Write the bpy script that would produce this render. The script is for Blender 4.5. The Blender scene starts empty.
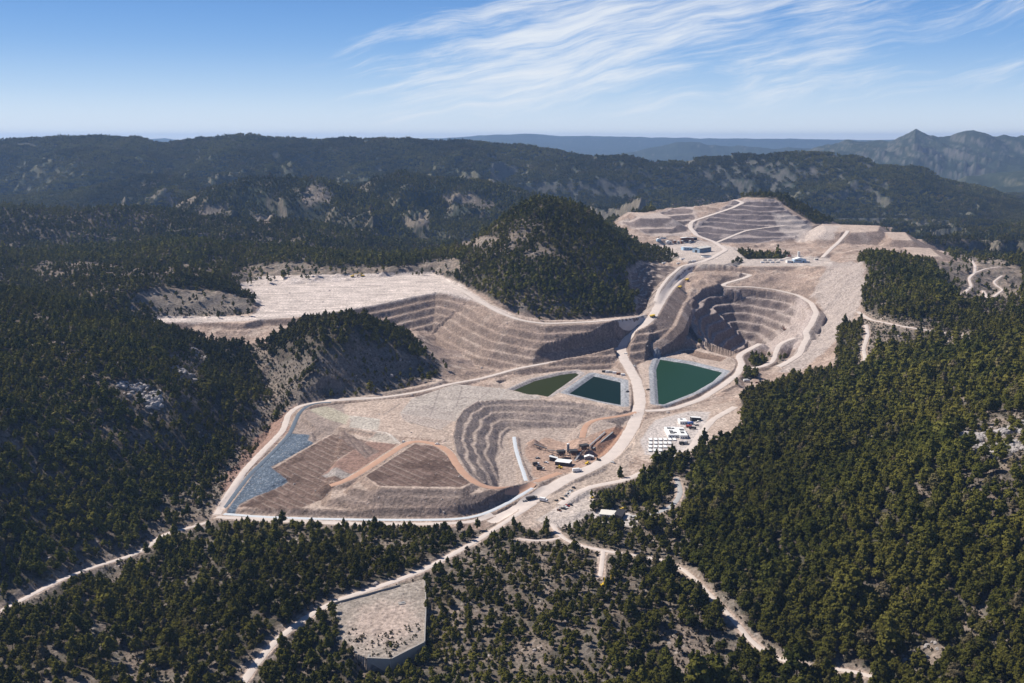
HAZE = 3.6e-5; EXPO = 0.42; SKYK = 8.8
import bpy, bmesh, math, random
import numpy as np
from mathutils import Vector, Matrix

random.seed(7)
RNG = np.random.default_rng(11)
F = 1005.0                      # focal length in pixels of a 1024 px wide frame
PITCH = math.radians(11.4)
ZC = 320.0                      # camera height above the valley floor
CP, SP = math.cos(PITCH), math.sin(PITCH)
scene = bpy.context.scene
COL = scene.collection

# ------------------------------------------------------------------ survey helpers
def tanel(py):
    """tangent of the sight line's elevation at image row py"""
    up = (341.5 - np.asarray(py, float)) / F
    return (-SP + up * CP) / (CP + up * SP)
def fwd(px, py):
    up = (341.5 - np.asarray(py, float)) / F
    return CP + up * SP
def C(px, py, z):
    """ground point whose height is z, seen at px,py"""
    Y = (z - ZC) / tanel(py)
    X = (px - 512.0) / F / fwd(px, py) * Y
    return (X, Y, z)
def P(px, d, z):
    return ((px - 512.0) / F * d * 0.98, d, z)
def crestz(py, d):
    return ZC + d * tanel(py)

# ------------------------------------------------------------------ noise
def _hash(ix, iy, seed):
    h = (ix.astype(np.int64) * 374761393 + iy.astype(np.int64) * 668265263 + seed * 974634777) & 0xffffffff
    h = ((h ^ (h >> 13)) * 1274126177) & 0xffffffff
    return (h ^ (h >> 16)) & 0xffffffff
def perlin(x, y, seed=0):
    x = np.asarray(x, float); y = np.asarray(y, float)
    ix = np.floor(x); iy = np.floor(y); fx = x - ix; fy = y - iy
    u = fx * fx * fx * (fx * (fx * 6 - 15) + 10); v = fy * fy * fy * (fy * (fy * 6 - 15) + 10)
    def g(ox, oy):
        a = _hash(ix + ox, iy + oy, seed) * (2 * np.pi / 4294967296.0)
        return np.cos(a) * (fx - ox) + np.sin(a) * (fy - oy)
    a = g(0, 0); b = g(1, 0); c = g(0, 1); d = g(1, 1)
    return ((a + (b - a) * u) * (1 - v) + (c + (d - c) * u) * v) * 1.5
def fbm(x, y, scale, octv=4, seed=0, gain=0.5):
    s = np.zeros(np.broadcast(x, y).shape); a = 1.0; t = 0; f = 1.0 / scale
    for o in range(octv):
        s += a * perlin(x * f + 17.3 * o, y * f - 9.1 * o, seed + o); t += a; a *= gain; f *= 2.03
    return s / t
def ridged(x, y, scale, octv=4, seed=0):
    s = np.zeros(np.broadcast(x, y).shape); a = 1.0; t = 0; f = 1.0 / scale; w = 1.0
    for o in range(octv):
        n = 1 - np.abs(perlin(x * f + 5.3 * o, y * f + 3.7 * o, seed + o)) * 1.6
        n = n * n * w; w = np.clip(n * 1.6, 0, 1)
        s += a * n; t += a; a *= 0.5; f *= 2.1
    return s / t
def sstep(a, b, x):
    t = np.clip((x - a) / (b - a), 0, 1)
    return t * t * (3 - 2 * t)

# ------------------------------------------------------------------ the survey grid: s = X/Y, Y
def fan(a, b, step):
    return list(np.arange(a, b, step))
s_px = fan(-620, -60, 5.0) + fan(-60, 1084, 0.85) + fan(1084, 1650, 5.0)
S = (np.array(s_px) - 512.0) / F * 0.995
r = 300.0; rows = []
while r < 26500:
    rows.append(r)
    if r < 900: r *= 1.0020
    elif r < 2900: r *= 1.0019
    elif r < 7000: r *= 1.0042
    else: r *= 1.0068
YY = np.array(rows)
NS, NY = len(S), len(YY)
print("grid", NS, NY, NS * NY)
Xg = YY[:, None] * S[None, :]
Yg = np.repeat(YY[:, None], NS, 1)

# ------------------------------------------------------------------ base ground: thin plate through surveyed heights
ctl = [C(*c) for c in [
 (-150,683,5),(0,683,-2),(150,683,-12),(300,683,-14),(450,683,-10),(600,683,-6),(750,683,-3),(850,683,0),(950,683,15),(1024,683,25),(1200,683,50),
 (0,612,6),(90,568,-4),(180,537,-11),(60,645,2),(150,620,-12),(220,605,-4),(220,655,-6),(110,600,-8),(130,650,-12),
 (300,600,0),(280,560,0),(230,522,-9),(350,528,-4),(480,528,0),(500,560,-2),(600,560,0),(600,620,0),(540,660,-6),
 (380,600,0),(380,660,-8),(430,640,-7),
 (680,470,6),(680,540,2),(690,600,0),(760,650,-3),
 (720,560,10),(800,620,8),(900,660,6),(800,540,33),(900,600,24),(1000,640,28),(1024,560,50),(900,520,55),(1024,480,78),(1000,440,86),
 (900,440,66),(800,450,38),(740,430,20),(725,405,12),(800,390,28),(900,380,60),(1000,380,84),(1024,340,92),(960,345,76),(885,337,60),(860,370,42),(1200,420,110),
 (950,330,70),(870,258,118),(900,262,118),(950,290,92),(840,285,78),(825,310,42),(800,350,16),(780,383,6),(990,322,82),(830,262,92),
 (740,365,5),(700,365,5),(650,350,6),(625,352,12),
 (655,300,52),(750,287,57),(735,281,63),(776,290,52),(703,286,60),(690,270,74),(730,275,72),(760,275,71),(790,275,72),(700,255,84),(660,262,80),(760,262,76),(800,262,80),(840,262,92),(640,248,92),(720,240,96),(780,242,92),
 (640,215,132),(620,222,118),(700,210,140),(735,200,156),(775,200,152),(800,215,130),(820,228,106),(860,245,100),(900,250,98),(940,262,90),(700,228,106),
 (545,200,204),(500,222,168),(600,222,160),(480,240,132),(440,260,98),(560,270,110),(620,300,64),(640,300,60),(632,285,78),(645,280,72),(625,270,100),(500,300,72),(520,255,128),(610,260,118),(650,268,80),(660,245,98),
 (420,272,88),(350,275,84),(250,285,76),(440,292,66),
 (640,356,6),(540,369,8),(460,376,10),(345,324,86),(300,330,68),(400,345,52),(300,400,12),(440,374,14),(265,345,42),(350,392,14),(275,385,12),(400,375,22),(320,360,50),(380,365,36),
 (170,278,102),(130,285,100),(220,290,88),(200,318,60),(120,320,66),(255,318,60),(160,325,55),
 (200,244,116),(60,262,102),(130,260,100),(280,258,98),(330,255,96),(0,262,100),(240,268,82),(400,262,92),(150,262,98),(-150,262,110),
 (0,291,112),(-150,290,140),(80,308,98),(150,330,74),(200,346,50),(240,360,32),(268,378,16),(0,350,97),(0,420,78),(0,500,44),(0,560,25),(100,375,78),(100,450,36),(100,520,8),
 (-150,450,95),(180,400,50),(180,450,12),(200,482,-6),(250,402,14),(230,440,-6),(-150,560,20),
 (222,512,-7),(260,460,-2),(300,405,8),(480,400,12),(600,455,3),(530,487,1),(480,522,0),(400,450,4),(600,400,6),
 (958,262,70),(1000,262,78),(1020,290,80),(1024,262,66),(990,300,66),(960,300,72)]]
ctl += [P(345,1460,40),P(420,1470,30),(-1000,400,20),(1000,400,120),P(480,1450,12),P(550,1425,10),P(600,1430,10),P(440,1500,16),P(0,1600,70),P(150,1460,52),P(-200,1700,110),P(200,1800,90),P(0,2200,70),P(200,2300,70),P(400,2200,60),P(550,2400,60),
        P(512,2800,10),P(100,2800,40),P(-400,2500,80),P(700,3050,60),P(800,3000,20),P(620,2950,60),P(900,2800,20),P(1000,2600,20),P(950,2300,60),P(1100,2400,20),P(1300,2000,60),P(1400,1300,120),P(1400,2800,-20),
        P(1000,1750,50),P(1100,1600,70),P(870,1800,100),P(900,1850,90),P(340,300,-12),P(512,300,-8),P(0,300,-20),P(1000,300,20),P(-400,900,120),P(-400,500,40),P(1400,700,100),
        P(512,3400,-20),P(0,3400,20),P(1024,3400,-60),P(-500,3400,40),P(1500,3400,-60),P(150,1340,60)]
ctl = np.array(ctl, float)
def warp(x, y):
    return np.stack([x / y * 3.0, np.log(y) * 2.2], -1)
cu = warp(ctl[:, 0], ctl[:, 1])
def _U(r2): return 0.5 * r2 * np.log(r2 + 1e-12)
n = len(ctl)
K = _U(((cu[:, None] - cu[None]) ** 2).sum(-1)) + np.eye(n) * 2e-4
Pm = np.c_[np.ones(n), cu]
A = np.block([[K, Pm], [Pm.T, np.zeros((3, 3))]])
w = np.linalg.solve(A, np.r_[ctl[:, 2], 0, 0, 0])
# evaluate on a coarse lattice of the grid and upsample
cs = np.linspace(S[0], S[-1], 260); near = YY < 3500
cl = np.linspace(np.log(YY[0]), np.log(3500), 300)
q = np.stack(np.meshgrid(cs * 3.0, cl * 2.2), -1).reshape(-1, 2)
zz = np.concatenate([_U(((q[i:i + 4000, None] - cu[None]) ** 2).sum(-1)) @ w[:n] for i in range(0, len(q), 4000)]) + w[n] + q @ w[n + 1:]
zz = zz.reshape(300, 260)
def lattice(lat, xs, ys, x, y):
    i = np.clip(np.searchsorted(ys, y) - 1, 0, len(ys) - 2); j = np.clip(np.searchsorted(xs, x) - 1, 0, len(xs) - 2)
    ty = np.clip((y - ys[i]) / (ys[i + 1] - ys[i]), 0, 1); tx = np.clip((x - xs[j]) / (xs[j + 1] - xs[j]), 0, 1)
    return (lat[i, j] * (1 - tx) + lat[i, j + 1] * tx) * (1 - ty) + (lat[i + 1, j] * (1 - tx) + lat[i + 1, j + 1] * tx) * ty
lx = np.interp(np.log(np.clip(YY, 300, 3500)), cl, np.arange(300.0))
jx = np.interp(S, cs, np.arange(260.0))
def bicubic_up(Z, iy, ix):
    def up(Z, t):
        n = Z.shape[0]; i = np.clip(np.floor(t).astype(int), 0, n - 2); f = (t - i)[:, None]
        p0 = Z[np.clip(i - 1, 0, n - 1)]; p1 = Z[i]; p2 = Z[i + 1]; p3 = Z[np.clip(i + 2, 0, n - 1)]
        return p1 + 0.5 * f * (p2 - p0 + f * (2 * p0 - 5 * p1 + 4 * p2 - p3 + f * (3 * (p1 - p2) + p3 - p0)))
    return up(up(Z, iy).T, ix).T
Z = bicubic_up(zz, lx, jx)
far_plane = -30 - 0.012 * (Yg - 3400) * (1 + Xg / Yg)
Z = np.where(Yg > 2900, Z * (1 - sstep(2900, 3500, Yg)) + far_plane * sstep(2900, 3500, Yg), Z)
# natural relief
nat = 5.0 * fbm(Xg, Yg, 120, 5, 3) + 3.5 * (ridged(Xg, Yg, 70, 4, 9) - 0.5)
nat *= np.clip(Yg / 900, 0.6, 1.7)
ZS = Z.copy()
Z += nat

# ------------------------------------------------------------------ distant ridges
def ridge(d, crest, front, back, foot, amp, seed, wander=0.10, rough=0.004, power=1.25):
    global Z
    m = (YY > d - front * 2.0) & (YY < d + back * 2.4)
    i0, i1 = np.where(m)[0][[0, -1]]; sl = slice(i0, i1 + 1)
    X, Y = Xg[sl], Yg[sl]
    cp = np.array(crest, float)
    sx = X / Y * F / 0.98 + 512
    cz = crestz(np.interp(sx, cp[:, 0], cp[:, 1]), d)
    cz = cz + d * rough * fbm(X, Y * 0.15, d * 0.03, 4, seed + 40) * 0.7
    Yc = d * (1 + wander * 0.35 * fbm(X, X * 0 + 3.0, d * 0.18, 3, seed))
    wx = X + 0.35 * front * fbm(X, Y, front * .7, 2, seed + 5)
    g = .68 * ridged(wx, Y * .8, front * 1.25, 2, seed + 2) + .32 * ridged(wx, Y, front * .33, 4, seed + 3)
    t = np.where(Y < Yc, (Yc - Y) / front, (Y - Yc) / back)
    g = np.clip(g, 0, .95); t = t * (1 - amp * (g - 0.45) * sstep(0.0, 0.35, t) * 1.2)
    prof = np.clip(1 - np.clip(t, 0, 2), 0, 1) ** power
    fz = foot
    zz = fz + (cz - fz) * prof
    zz += (cz - fz) * amp * 0.50 * (g - 0.5) * sstep(0.02, 0.3, t) * sstep(1.1, 0.7, t)
    Z[sl] = np.where(prof > 0, np.maximum(Z[sl], zz), Z[sl])
ridge(2600, [(-620,205),(0,206),(60,210),(117,207),(160,211),(195,219),(300,224),(351,231),(390,246),(430,268),(520,300),(560,420),(1600,420)], 520, 330, 30, .8, 101)
ridge(3150, [(-620,300),(120,260),(170,205),(200,190),(240,180),(280,178),(320,180),(345,186),(370,196),(400,215),(440,240),(480,300),(1600,400)], 520, 420, 0, .8, 131)
ridge(3500, [(-620,300),(300,250),(345,192),(375,178),(400,172),(430,178),(480,181),(520,190),(560,205),(600,225),(660,300),(1600,300)], 650, 500, 0, .8, 135)
ridge(4050, [(-620,192),(0,197),(60,193),(100,186),(130,179),(150,176),(175,177),(195,184),(220,200),(280,260),(1600,400)], 700, 600, 0, .8, 137)
ridge(5300, [(-620,150),(-100,143),(0,141),(30,139),(60,137),(100,137),(140,138),(158,144),(170,143),(200,139),(240,135),(270,138),(320,140),(380,139),(420,140),(500,144),(560,151),(600,162),(680,190),(800,300),(1600,300)], 1500, 1200, -20, .8, 151)
ridge(5000, [(-620,300),(380,300),(480,170),(560,160),(600,156),(630,157),(655,163),(680,161),(720,157),(770,155),(800,152),(830,153),(860,158),(880,165),(920,168),(940,177),(960,184),(1000,192),(1040,205),(1200,240),(1600,300)], 1500, 1200, -80, .9, 171, power=1.5, rough=.006)
ridge(3300, [(-620,400),(880,400),(930,262),(950,242),(975,231),(1014,227),(1100,222),(1650,230)], 500, 500, -40, .5, 181)
ridge(7600, [(-620,400),(860,400),(930,196),(970,176),(1024,170),(1100,160),(1650,150)], 1600, 1500, -100, .8, 185)
ridge(10500, [(-620,400),(700,400),(770,165),(800,154),(820,146),(850,141),(888,140),(905,133),(915,129),(930,135),(950,137),(965,132.5),(985,132),(1010,137),(1040,138),(1200,144),(1650,150)], 3200, 2500, -100, .9, 191, power=1.3, rough=.010)
ridge(14500, [(-620,400),(540,400),(590,158),(640,150),(665,145),(700,141.5),(735,146),(760,148),(800,147),(830,149),(880,154),(960,190),(1650,400)], 2600, 2500, -60, .8, 201, rough=.006)
ridge(22500, [(-620,139),(140,139.5),(165,138),(185,141),(260,139),(300,138),(340,140),(420,138.5),(460,137),(490,134.5),(530,133.5),(560,135.5),(620,136.5),(700,138),(780,138.5),(840,139.5),(1650,140)], 6000, 3500, -100, .4, 211, rough=.0016)
# ------------------------------------------------------------------ reading heights and looking along sight lines
def zat(x, y, field=None):
    Zf = Z if field is None else field
    x = np.asarray(x, float); y = np.asarray(y, float)
    s = x / y
    i = np.clip(np.searchsorted(YY, y) - 1, 0, NY - 2); j = np.clip(np.searchsorted(S, s) - 1, 0, NS - 2)
    ty = np.clip((y - YY[i]) / (YY[i + 1] - YY[i]), 0, 1); tx = np.clip((s - S[j]) / (S[j + 1] - S[j]), 0, 1)
    return (Zf[i, j] * (1 - tx) + Zf[i, j + 1] * tx) * (1 - ty) + (Zf[i + 1, j] * (1 - tx) + Zf[i + 1, j + 1] * tx) * ty
def hit(px, py, dmin=0, dmax=1e9):
    """first ground point met along the sight line"""
    s = (px - 512.0) / F / float(fwd(px, py)); t = float(tanel(py))
    j = int(np.clip(np.searchsorted(S, s) - 1, 0, NS - 2)); tx = (s - S[j]) / (S[j + 1] - S[j])
    prof = Z[:, j] * (1 - tx) + Z[:, j + 1] * tx
    g = prof - (ZC + t * YY)
    ok = (g >= 0) & (YY >= dmin) & (YY <= dmax)
    k = int(np.argmax(ok)) if ok.any() else int(np.argmax(np.where((YY >= dmin) & (YY <= dmax), g, -1e9)))
    if k > 0 and g[k] > 0 and g[k - 1] < 0:
        f = -g[k - 1] / (g[k] - g[k - 1]); y = YY[k - 1] + f * (YY[k] - YY[k - 1])
    else: y = YY[k]
    return (s * y, y, ZC + t * y if ok.any() else float(prof[k]))
def hits(pts, step=7.0, closed=True, **kw):
    pts = [tuple(p[:2]) for p in pts]; out = []
    n = len(pts)
    for i in range(n if closed else n - 1):
        a, b = pts[i], pts[(i + 1) % n]
        m = max(1, int(math.hypot(b[0] - a[0], b[1] - a[1]) / step))
        for k in range(m):
            out.append(hit(a[0] + (b[0] - a[0]) * k / m, a[1] + (b[1] - a[1]) * k / m, **kw))
    if not closed: out.append(hit(pts[-1][0], pts[-1][1], **kw))
    return np.array(out)
def window(pts, margin):
    x0, y0 = pts[:, 0].min() - margin, pts[:, 1].min() - margin; x1, y1 = pts[:, 0].max() + margin, pts[:, 1].max() + margin
    y0 = max(y0, YY[0]); i0 = max(0, np.searchsorted(YY, y0) - 1); i1 = min(NY, np.searchsorted(YY, y1) + 1)
    s0 = min(x0 / y0, x0 / y1); s1 = max(x1 / y0, x1 / y1)
    j0 = max(0, np.searchsorted(S, s0) - 1); j1 = min(NS, np.searchsorted(S, s1) + 1)
    return slice(i0, i1), slice(j0, j1)
def segdist(x, y, pts, closed=True):
    """distance to a line of points, height at the nearest place on it, inside?"""
    best = np.full(x.shape, 1e18); zb = np.zeros(x.shape); ins = np.zeros(x.shape, bool)
    n = len(pts)
    for i in range(n if closed else n - 1):
        a, b = pts[i], pts[(i + 1) % n]
        dx, dy = b[0] - a[0], b[1] - a[1]; L = dx * dx + dy * dy + 1e-9
        t = np.clip(((x - a[0]) * dx + (y - a[1]) * dy) / L, 0, 1)
        d = (x - a[0] - t * dx) ** 2 + (y - a[1] - t * dy) ** 2
        m = d < best
        best = np.where(m, d, best); zb = np.where(m, a[2] + t * (b[2] - a[2]), zb)
        if closed:
            c = ((a[1] > y) != (b[1] > y)) & (x < dx * (y - a[1]) / (dy + (1e-12 if dy >= 0 else -1e-12)) + a[0])
            ins ^= c
    return np.sqrt(best), zb, ins
def bench(d, h, wd, fs):
    per = h / fs + wd; k = np.floor(d / per); r = d - k * per
    return k * h + np.minimum(r * fs, h)
def bface(d, h, wd, fs):
    per = h / fs + wd; r = d - np.floor(d / per) * per; L = h / fs
    return sstep(L + wd * .3, L - wd * .1, r) * sstep(-.2, .6, r)
def surf_in(x, y, pts):
    """plain surface through the outline heights (weighted by nearness)"""
    num = np.zeros(x.shape); den = np.zeros(x.shape)
    for p in pts:
        ww = 1.0 / ((x - p[0]) ** 2 + (y - p[1]) ** 2 + 4.0) ** 1.5
        num += ww * p[2]; den += ww
    return num / den
def dens(pts, step):
    out = []
    n = len(pts)
    for i in range(n):
        a, b = np.array(pts[i], float), np.array(pts[(i + 1) % n], float)
        m = max(1, int(np.hypot(*(b - a)[:2]) / step))
        for k in range(m): out.append(a + (b - a) * k / m)
    return np.array(out)
SOIL = np.zeros(Z.shape)       # 1 where machines moved the earth
FACE = np.zeros(Z.shape)       # bench faces
def wob(x, y, a, sc=14, seed=70): return a * fbm(x, y, sc, 3, seed)
def pad(pix, fill=0.6, cut=0.7, fb=None, cb=None, reach=140, wobble=1.5, soil=True, world=None, inner=True, smooth=0.0):
    """level ground inside an outline; fill and cut slopes (benched if asked) outside it"""
    pts = dens(world if world is not None else [C(*p) for p in pix], 12.0)
    w = window(pts, reach); x, y = Xg[w], Yg[w]
    d, ze, ins = segdist(x, y, pts)
    d = np.maximum(0, d + wob(x, y, wobble) * sstep(0, 12, d)); z0 = Z[w]
    lo = ze - (bench(d, *fb) if fb else d * fill); hi = ze + (bench(d, *cb) if cb else d * cut)
    out = np.where(d < reach, np.clip(z0, lo, hi), z0)
    zi = surf_in(x, y, pts) if inner is True else z0
    Z[w] = np.where(ins, zi, out)
    if soil:
        SOIL[w] = np.where(ins | ((np.abs(out - z0) > 0.3) & (d < reach)), 1, SOIL[w])
        bf = bface(d, *fb) if fb else 1.0
        FACE[w] = np.where(~ins & (np.abs(out - z0) > 0.3) & (d < reach), bf, np.where(ins, 0, FACE[w]))
def pit(pix, floor, b, wobble=2.5, seed=75, sc=22, soil=True):
    """a hole inside an outline going down in benches to floor (number)"""
    pts = dens([C(*p) for p in pix], 10.0)
    w = window(pts, 5); x, y = Xg[w], Yg[w]
    d, ze, ins = segdist(x, y, pts)
    d = np.maximum(0, d + wob(x, y, wobble, sc, seed) * sstep(0, 10, d))
    zf = floor(x, y) if callable(floor) else floor
    ze = surf_in(x, y, pts) * (1 - sstep(0, 3, d) * 0) 
    zn = np.maximum(ze - bench(d, *b), zf)
    Z[w] = np.where(ins, np.minimum(zn, np.maximum(Z[w], ze)), Z[w])
    if soil: SOIL[w] = np.where(ins, 1, SOIL[w]); FACE[w] = np.where(ins & (zn > zf + .2), bface(d, *b), np.where(ins, 0, FACE[w]))
def terrace(pix, h, frac=0.55, soft=8, ang=(0, 0), seed=5, wobble=3.0, soil=True, **kw):
    """cut the slope inside an outline into steps"""
    pts = hits(pix, **kw); w = window(pts, 10); x, y = Xg[w], Yg[w]
    d, ze, ins = segdist(x, y, pts)
    m = np.where(ins, sstep(0, soft, d), 0)
    off = wob(x, y, wobble, 60, seed) + ang[0] * x + ang[1] * y
    zb_ = ZS[w] * .75 + Z[w] * .25; zz = (zb_ + off) / h; k = np.floor(zz); f = zz - k
    zt = (k + sstep(frac, 1.0, f)) * h - off
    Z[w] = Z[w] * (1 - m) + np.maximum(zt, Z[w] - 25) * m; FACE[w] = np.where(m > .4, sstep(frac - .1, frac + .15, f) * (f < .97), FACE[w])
    if soil: SOIL[w] = np.maximum(SOIL[w], (m > 0.3) * 1.0)
ROADS = []
def road(pix, width, name=None, ribbon=True, smooth=5, fill=0.62, cut=0.9, reach=26, step=6.0, lift=0.3, mat='road', fb=None, label=None, zfix=None, **kw):
    """grade a road along a surveyed line; heights come from the ground (smoothed) or are given"""
    if len(pix[0]) == 3:
        base = [C(*p) for p in pix]; pts = []
        for a, b in zip(base[:-1], base[1:]):
            m = max(1, int(math.hypot(b[0] - a[0], b[1] - a[1]) / 10)); pts += [np.array(a) + (np.array(b) - np.array(a)) * k / m for k in range(m)]
        pts.append(np.array(base[-1])); pts = np.array(pts)
    else: pts = hits(pix, step=step, closed=False, **kw)
    # even spacing, then rounding of corners and of heights
    def resample(p, st):
        L = np.r_[0, np.cumsum(np.hypot(*np.diff(p[:, :2], axis=0).T))]
        t = np.linspace(0, L[-1], max(3, int(L[-1] / st))); return np.stack([np.interp(t, L, p[:, k]) for k in range(3)], -1)
    pts = resample(pts, 5.0)
    k = smooth; ker = np.hanning(2 * k + 3)[1:-1]; ker /= ker.sum()
    sm = pts.copy()
    for c in range(3): sm[:, c] = np.convolve(np.pad(pts[:, c], k, mode='edge'), ker, 'valid')
    sm[0], sm[-1] = pts[0], pts[-1]; pts = sm
    if zfix is not None: pts[:, 2] = zfix
    w = window(pts, reach + width); x, y = Xg[w], Yg[w]
    d, ze, _ = segdist(x, y, pts, False)
    e = np.maximum(0, d - width * 0.5 - 1.5); z0 = Z[w]
    e2 = np.maximum(0, e + wob(x, y, .8) * sstep(0, 5, e))
    out = np.clip(z0, ze - (bench(e2, *fb) if fb else e2 * fill), ze + e2 * cut)
    Z[w] = np.where(e < reach, out, z0)
    SOIL[w] = np.where((d < width * 0.5 + 2) | ((np.abs(out - z0) > 0.5) & (e < reach)), 1, SOIL[w])
    if ribbon: ROADS.append((pts, width, name or 'dirt_road', lift, mat, label))
    return pts
# ------------------------------------------------------------------ earthworks
# waste dump with its benched face
pad([(152,322,58),(200,322,58),(245,323,60),(262,319,61),(300,318,62),(330,313,63),(385,303,67),(415,296,73),(436,292.5,76),(450,293.5,76),(470,298,72),(490,309,65),(515,320,58),(545,326,53.5),(590,324,54),(640,318.5,56),(652,314,58),
     (640,315,57),(590,319.5,55),(545,320,57),(515,314,61),(495,304,67),(475,293,73),(450,282,78),(432,274,81),(400,275,80),(340,282,77),(250,287,74),(262,302,68),(258,313,63),(210,317.5,60),(152,318.5,60)],
    fb=(9.0,5.0,0.92), cut=0.75, reach=120, wobble=2.0)
# pads round the ponds
pad([(497,384,9),(515,377,9),(560,371,9),(600,369.5,8),(636,367,8),(655,354,9),(700,348,9),(742,362,8),(735,385,7),(700,402,6),(655,412,6),(600,411,8),(540,401,11)], reach=50, fill=.5, cut=3)
pad([(640,420,6),(690,410,6),(735,400,9),(742,425,8),(715,445,7),(690,455,6),(650,463,5),(632,455,5)], reach=30)
# works yards beside the two halls higher up
pad([(655,246,90),(690,243,90),(730,245,90),(745,258,88),(720,266,84),(690,262,86),(668,252,89)], reach=60, fill=.6)
pad([(742,259,85),(830,258,82),(832,266,80),(742,267,82)], reach=50, fill=.6)
# stepped leach heap
pad([(240,512,-4),(300,511,0),(380,514,1),(470,514,1.5),(500,506,1.5),(524,494,1.5),(538,485,1.5),(500,470,9),(430,420,12),(340,405,9),(320,440,6),(272,467,1)], fill=.5, reach=20)
pad([(330,499,5),(380,504,5.5),(462,506.5,5.5),(492,499,5.5),(522,487.5,5.5),(500,470,10),(460,420,15),(345,425,9.5)], fill=.6, reach=26, wobble=1)
pad([(352,487,10),(385,495.5,10.5),(458,498,10.5),(482,492,10.5),(500,487,9.5),(480,470,12),(455,440,16),(425,430,15),(400,443,13)], fill=.6, reach=26, wobble=1)
pad([(364,476,14),(380,487.5,15),(462,489,15),(474,482,14.5),(461,474,15),(459,460,16),(436,444,17),(414,443,16)], fill=.65, reach=26, wobble=.8)
pad([(300,411,10),(330,405,12),(420,396,16),(455,384,19),(500,388,17),(545,396,16),(600,408,14),(628,413,10),(615,425,9),(560,436,10),(480,440,15),(440,440,17),(400,436,14),(345,428,11.5),(312,424,10.5)], fill=.5, cut=.5, reach=30, wobble=1)
pad([(228,510,-6.5),(257,467,-3),(287,437,1),(297,424,3.5),(311,432,5),(314,441,5),(271,466,1.5),(287,478,1.5),(258,493,-2),(236,511,-5.5)], fill=.5, cut=.4, reach=6, wobble=.5)
# the bowl cut into the heap, plant on its floor
pit([(456,452,18),(453,436,18),(456,420,18.5),(463,409,19),(478,400.5,19),(504,398.5,18.5),(535,399,18),(567,400.5,17),(590,403,15.5),(620,411.5,11),(633,417,7),(636,428,5),(622,440,4),(608,457,2),(585,468,0),(560,473,-1),(542,482,-1),(520,487,4),(504,488.5,8),(486,487,12),(470,476,15)],
    lambda x, y: -5 + 0.010 * (x - 20), (5.2, 3.6, 0.62), wobble=5.5, seed=77, sc=34)
# stockpile cone and inner heap
def mound(px, py, z, r, h, sq=1.0, seed=1):
    c = C(px, py, z); w = window(np.array([c]), r * 1.6); x, y = Xg[w] - c[0], (Yg[w] - c[1]) * sq
    d = np.hypot(x, y) * (1 + .25 * fbm(Xg[w], Yg[w], r, 2, seed)); b = zat(c[0], c[1])
    Z[w] = np.maximum(Z[w], b + h * (1 - d / r)); SOIL[w] = np.where(d < r, 1, SOIL[w])
mound(534, 446, -4, 13, 9)
pad([(577,446,3),(582,430,6),(600,420,9),(617,424,8),(612,432,6),(596,446,3)], fill=.6, reach=20)
# ponds
POND = {}
def pond(key, pix, zr, depth=5, water=2.2, sl=.5):
    pts = np.array([C(a, b, zr) for a, b in pix]); w = window(pts, 20); x, y = Xg[w], Yg[w]
    d, ze, ins = segdist(x, y, pts)
    Z[w] = np.where(ins, zr - np.minimum(d * sl, depth), np.where(d < 7, zr, np.where(d < 16, zr + (Z[w] - zr) * (d - 7) / 9, Z[w])))
    SOIL[w] = np.where(ins | (d < 12), 1, SOIL[w])
    POND[key] = (pts, zr - water)
pond('olive', [(508,389.5),(532,379),(560,372.5),(577,370.5),(582.5,373),(566,385),(549.5,396.5),(534,397)], 9)
pond('dark', [(592.5,373.5),(624,380.5),(624.5,405.5),(600,401),(565,392.5)], 8)
pond('large', [(657.5,357),(690,362),(726,371),(716,380.5),(697,391.5),(664,404.5),(655,403.5),(653,368)], 8)
pond('empty', [(680,351.5),(691,349.5),(727,357.5),(721,361.5),(700,358)], 9, depth=2.5, water=9)
# open pit
pit([(699,339,12),(690,325,26),(681.6,313,38),(683,304,46),(692,296,52),(703,289.5,55),(725,288,54),(753,290,52),(776,292.5,49),(798,297,47),(810,304,46),(815.5,313,42),(806,326.5,34),(802,336,28),(798,350,18),(788,360,10),(760,356,8),(736,352,8),(715,345,9)],
    lambda x, y: -62 + 0 * x, (12.0, 7.5, 1.6), wobble=21, seed=81, sc=70)
# benches of the upper workings
terrace([(735,200),(775,199),(790,212),(812,222),(800,236),(760,243),(715,243),(690,232),(700,222),(720,210)], 9.0, .42, 14, ang=(.02, .0), seed=4, wobble=4, dmin=2000)
terrace([(618,222),(650,214),(690,205),(700,222),(690,236),(650,236)], 10.0, .5, 14, seed=6, wobble=3, dmin=2000)
terrace([(628,270),(640,262),(660,264),(684,268),(668,290),(656,310),(640,316),(634,308),(636,296),(630,284)], 6.0, .4, 10, seed=8, wobble=9, ang=(.12, .05), dmin=1450, dmax=2200)
# flat topped dumps of the upper workings
pad([(822,224,122),(880,225.5,122),(878,231,118),(845,233,116),(826,231,118)], fb=(26,10,.62), reach=130, world=None, cut=.6)
pad([(884,232,112),(905,232,112),(912,240,106),(893,240,106)], fill=.6, reach=90)
pad([(905,247,98),(930,248,97),(940,256,92),(915,258,92)], fill=.35, reach=70)
pad([(628,212,134),(660,213,134),(672,218,130),(640,218,131)], fill=.6, reach=70)
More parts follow.
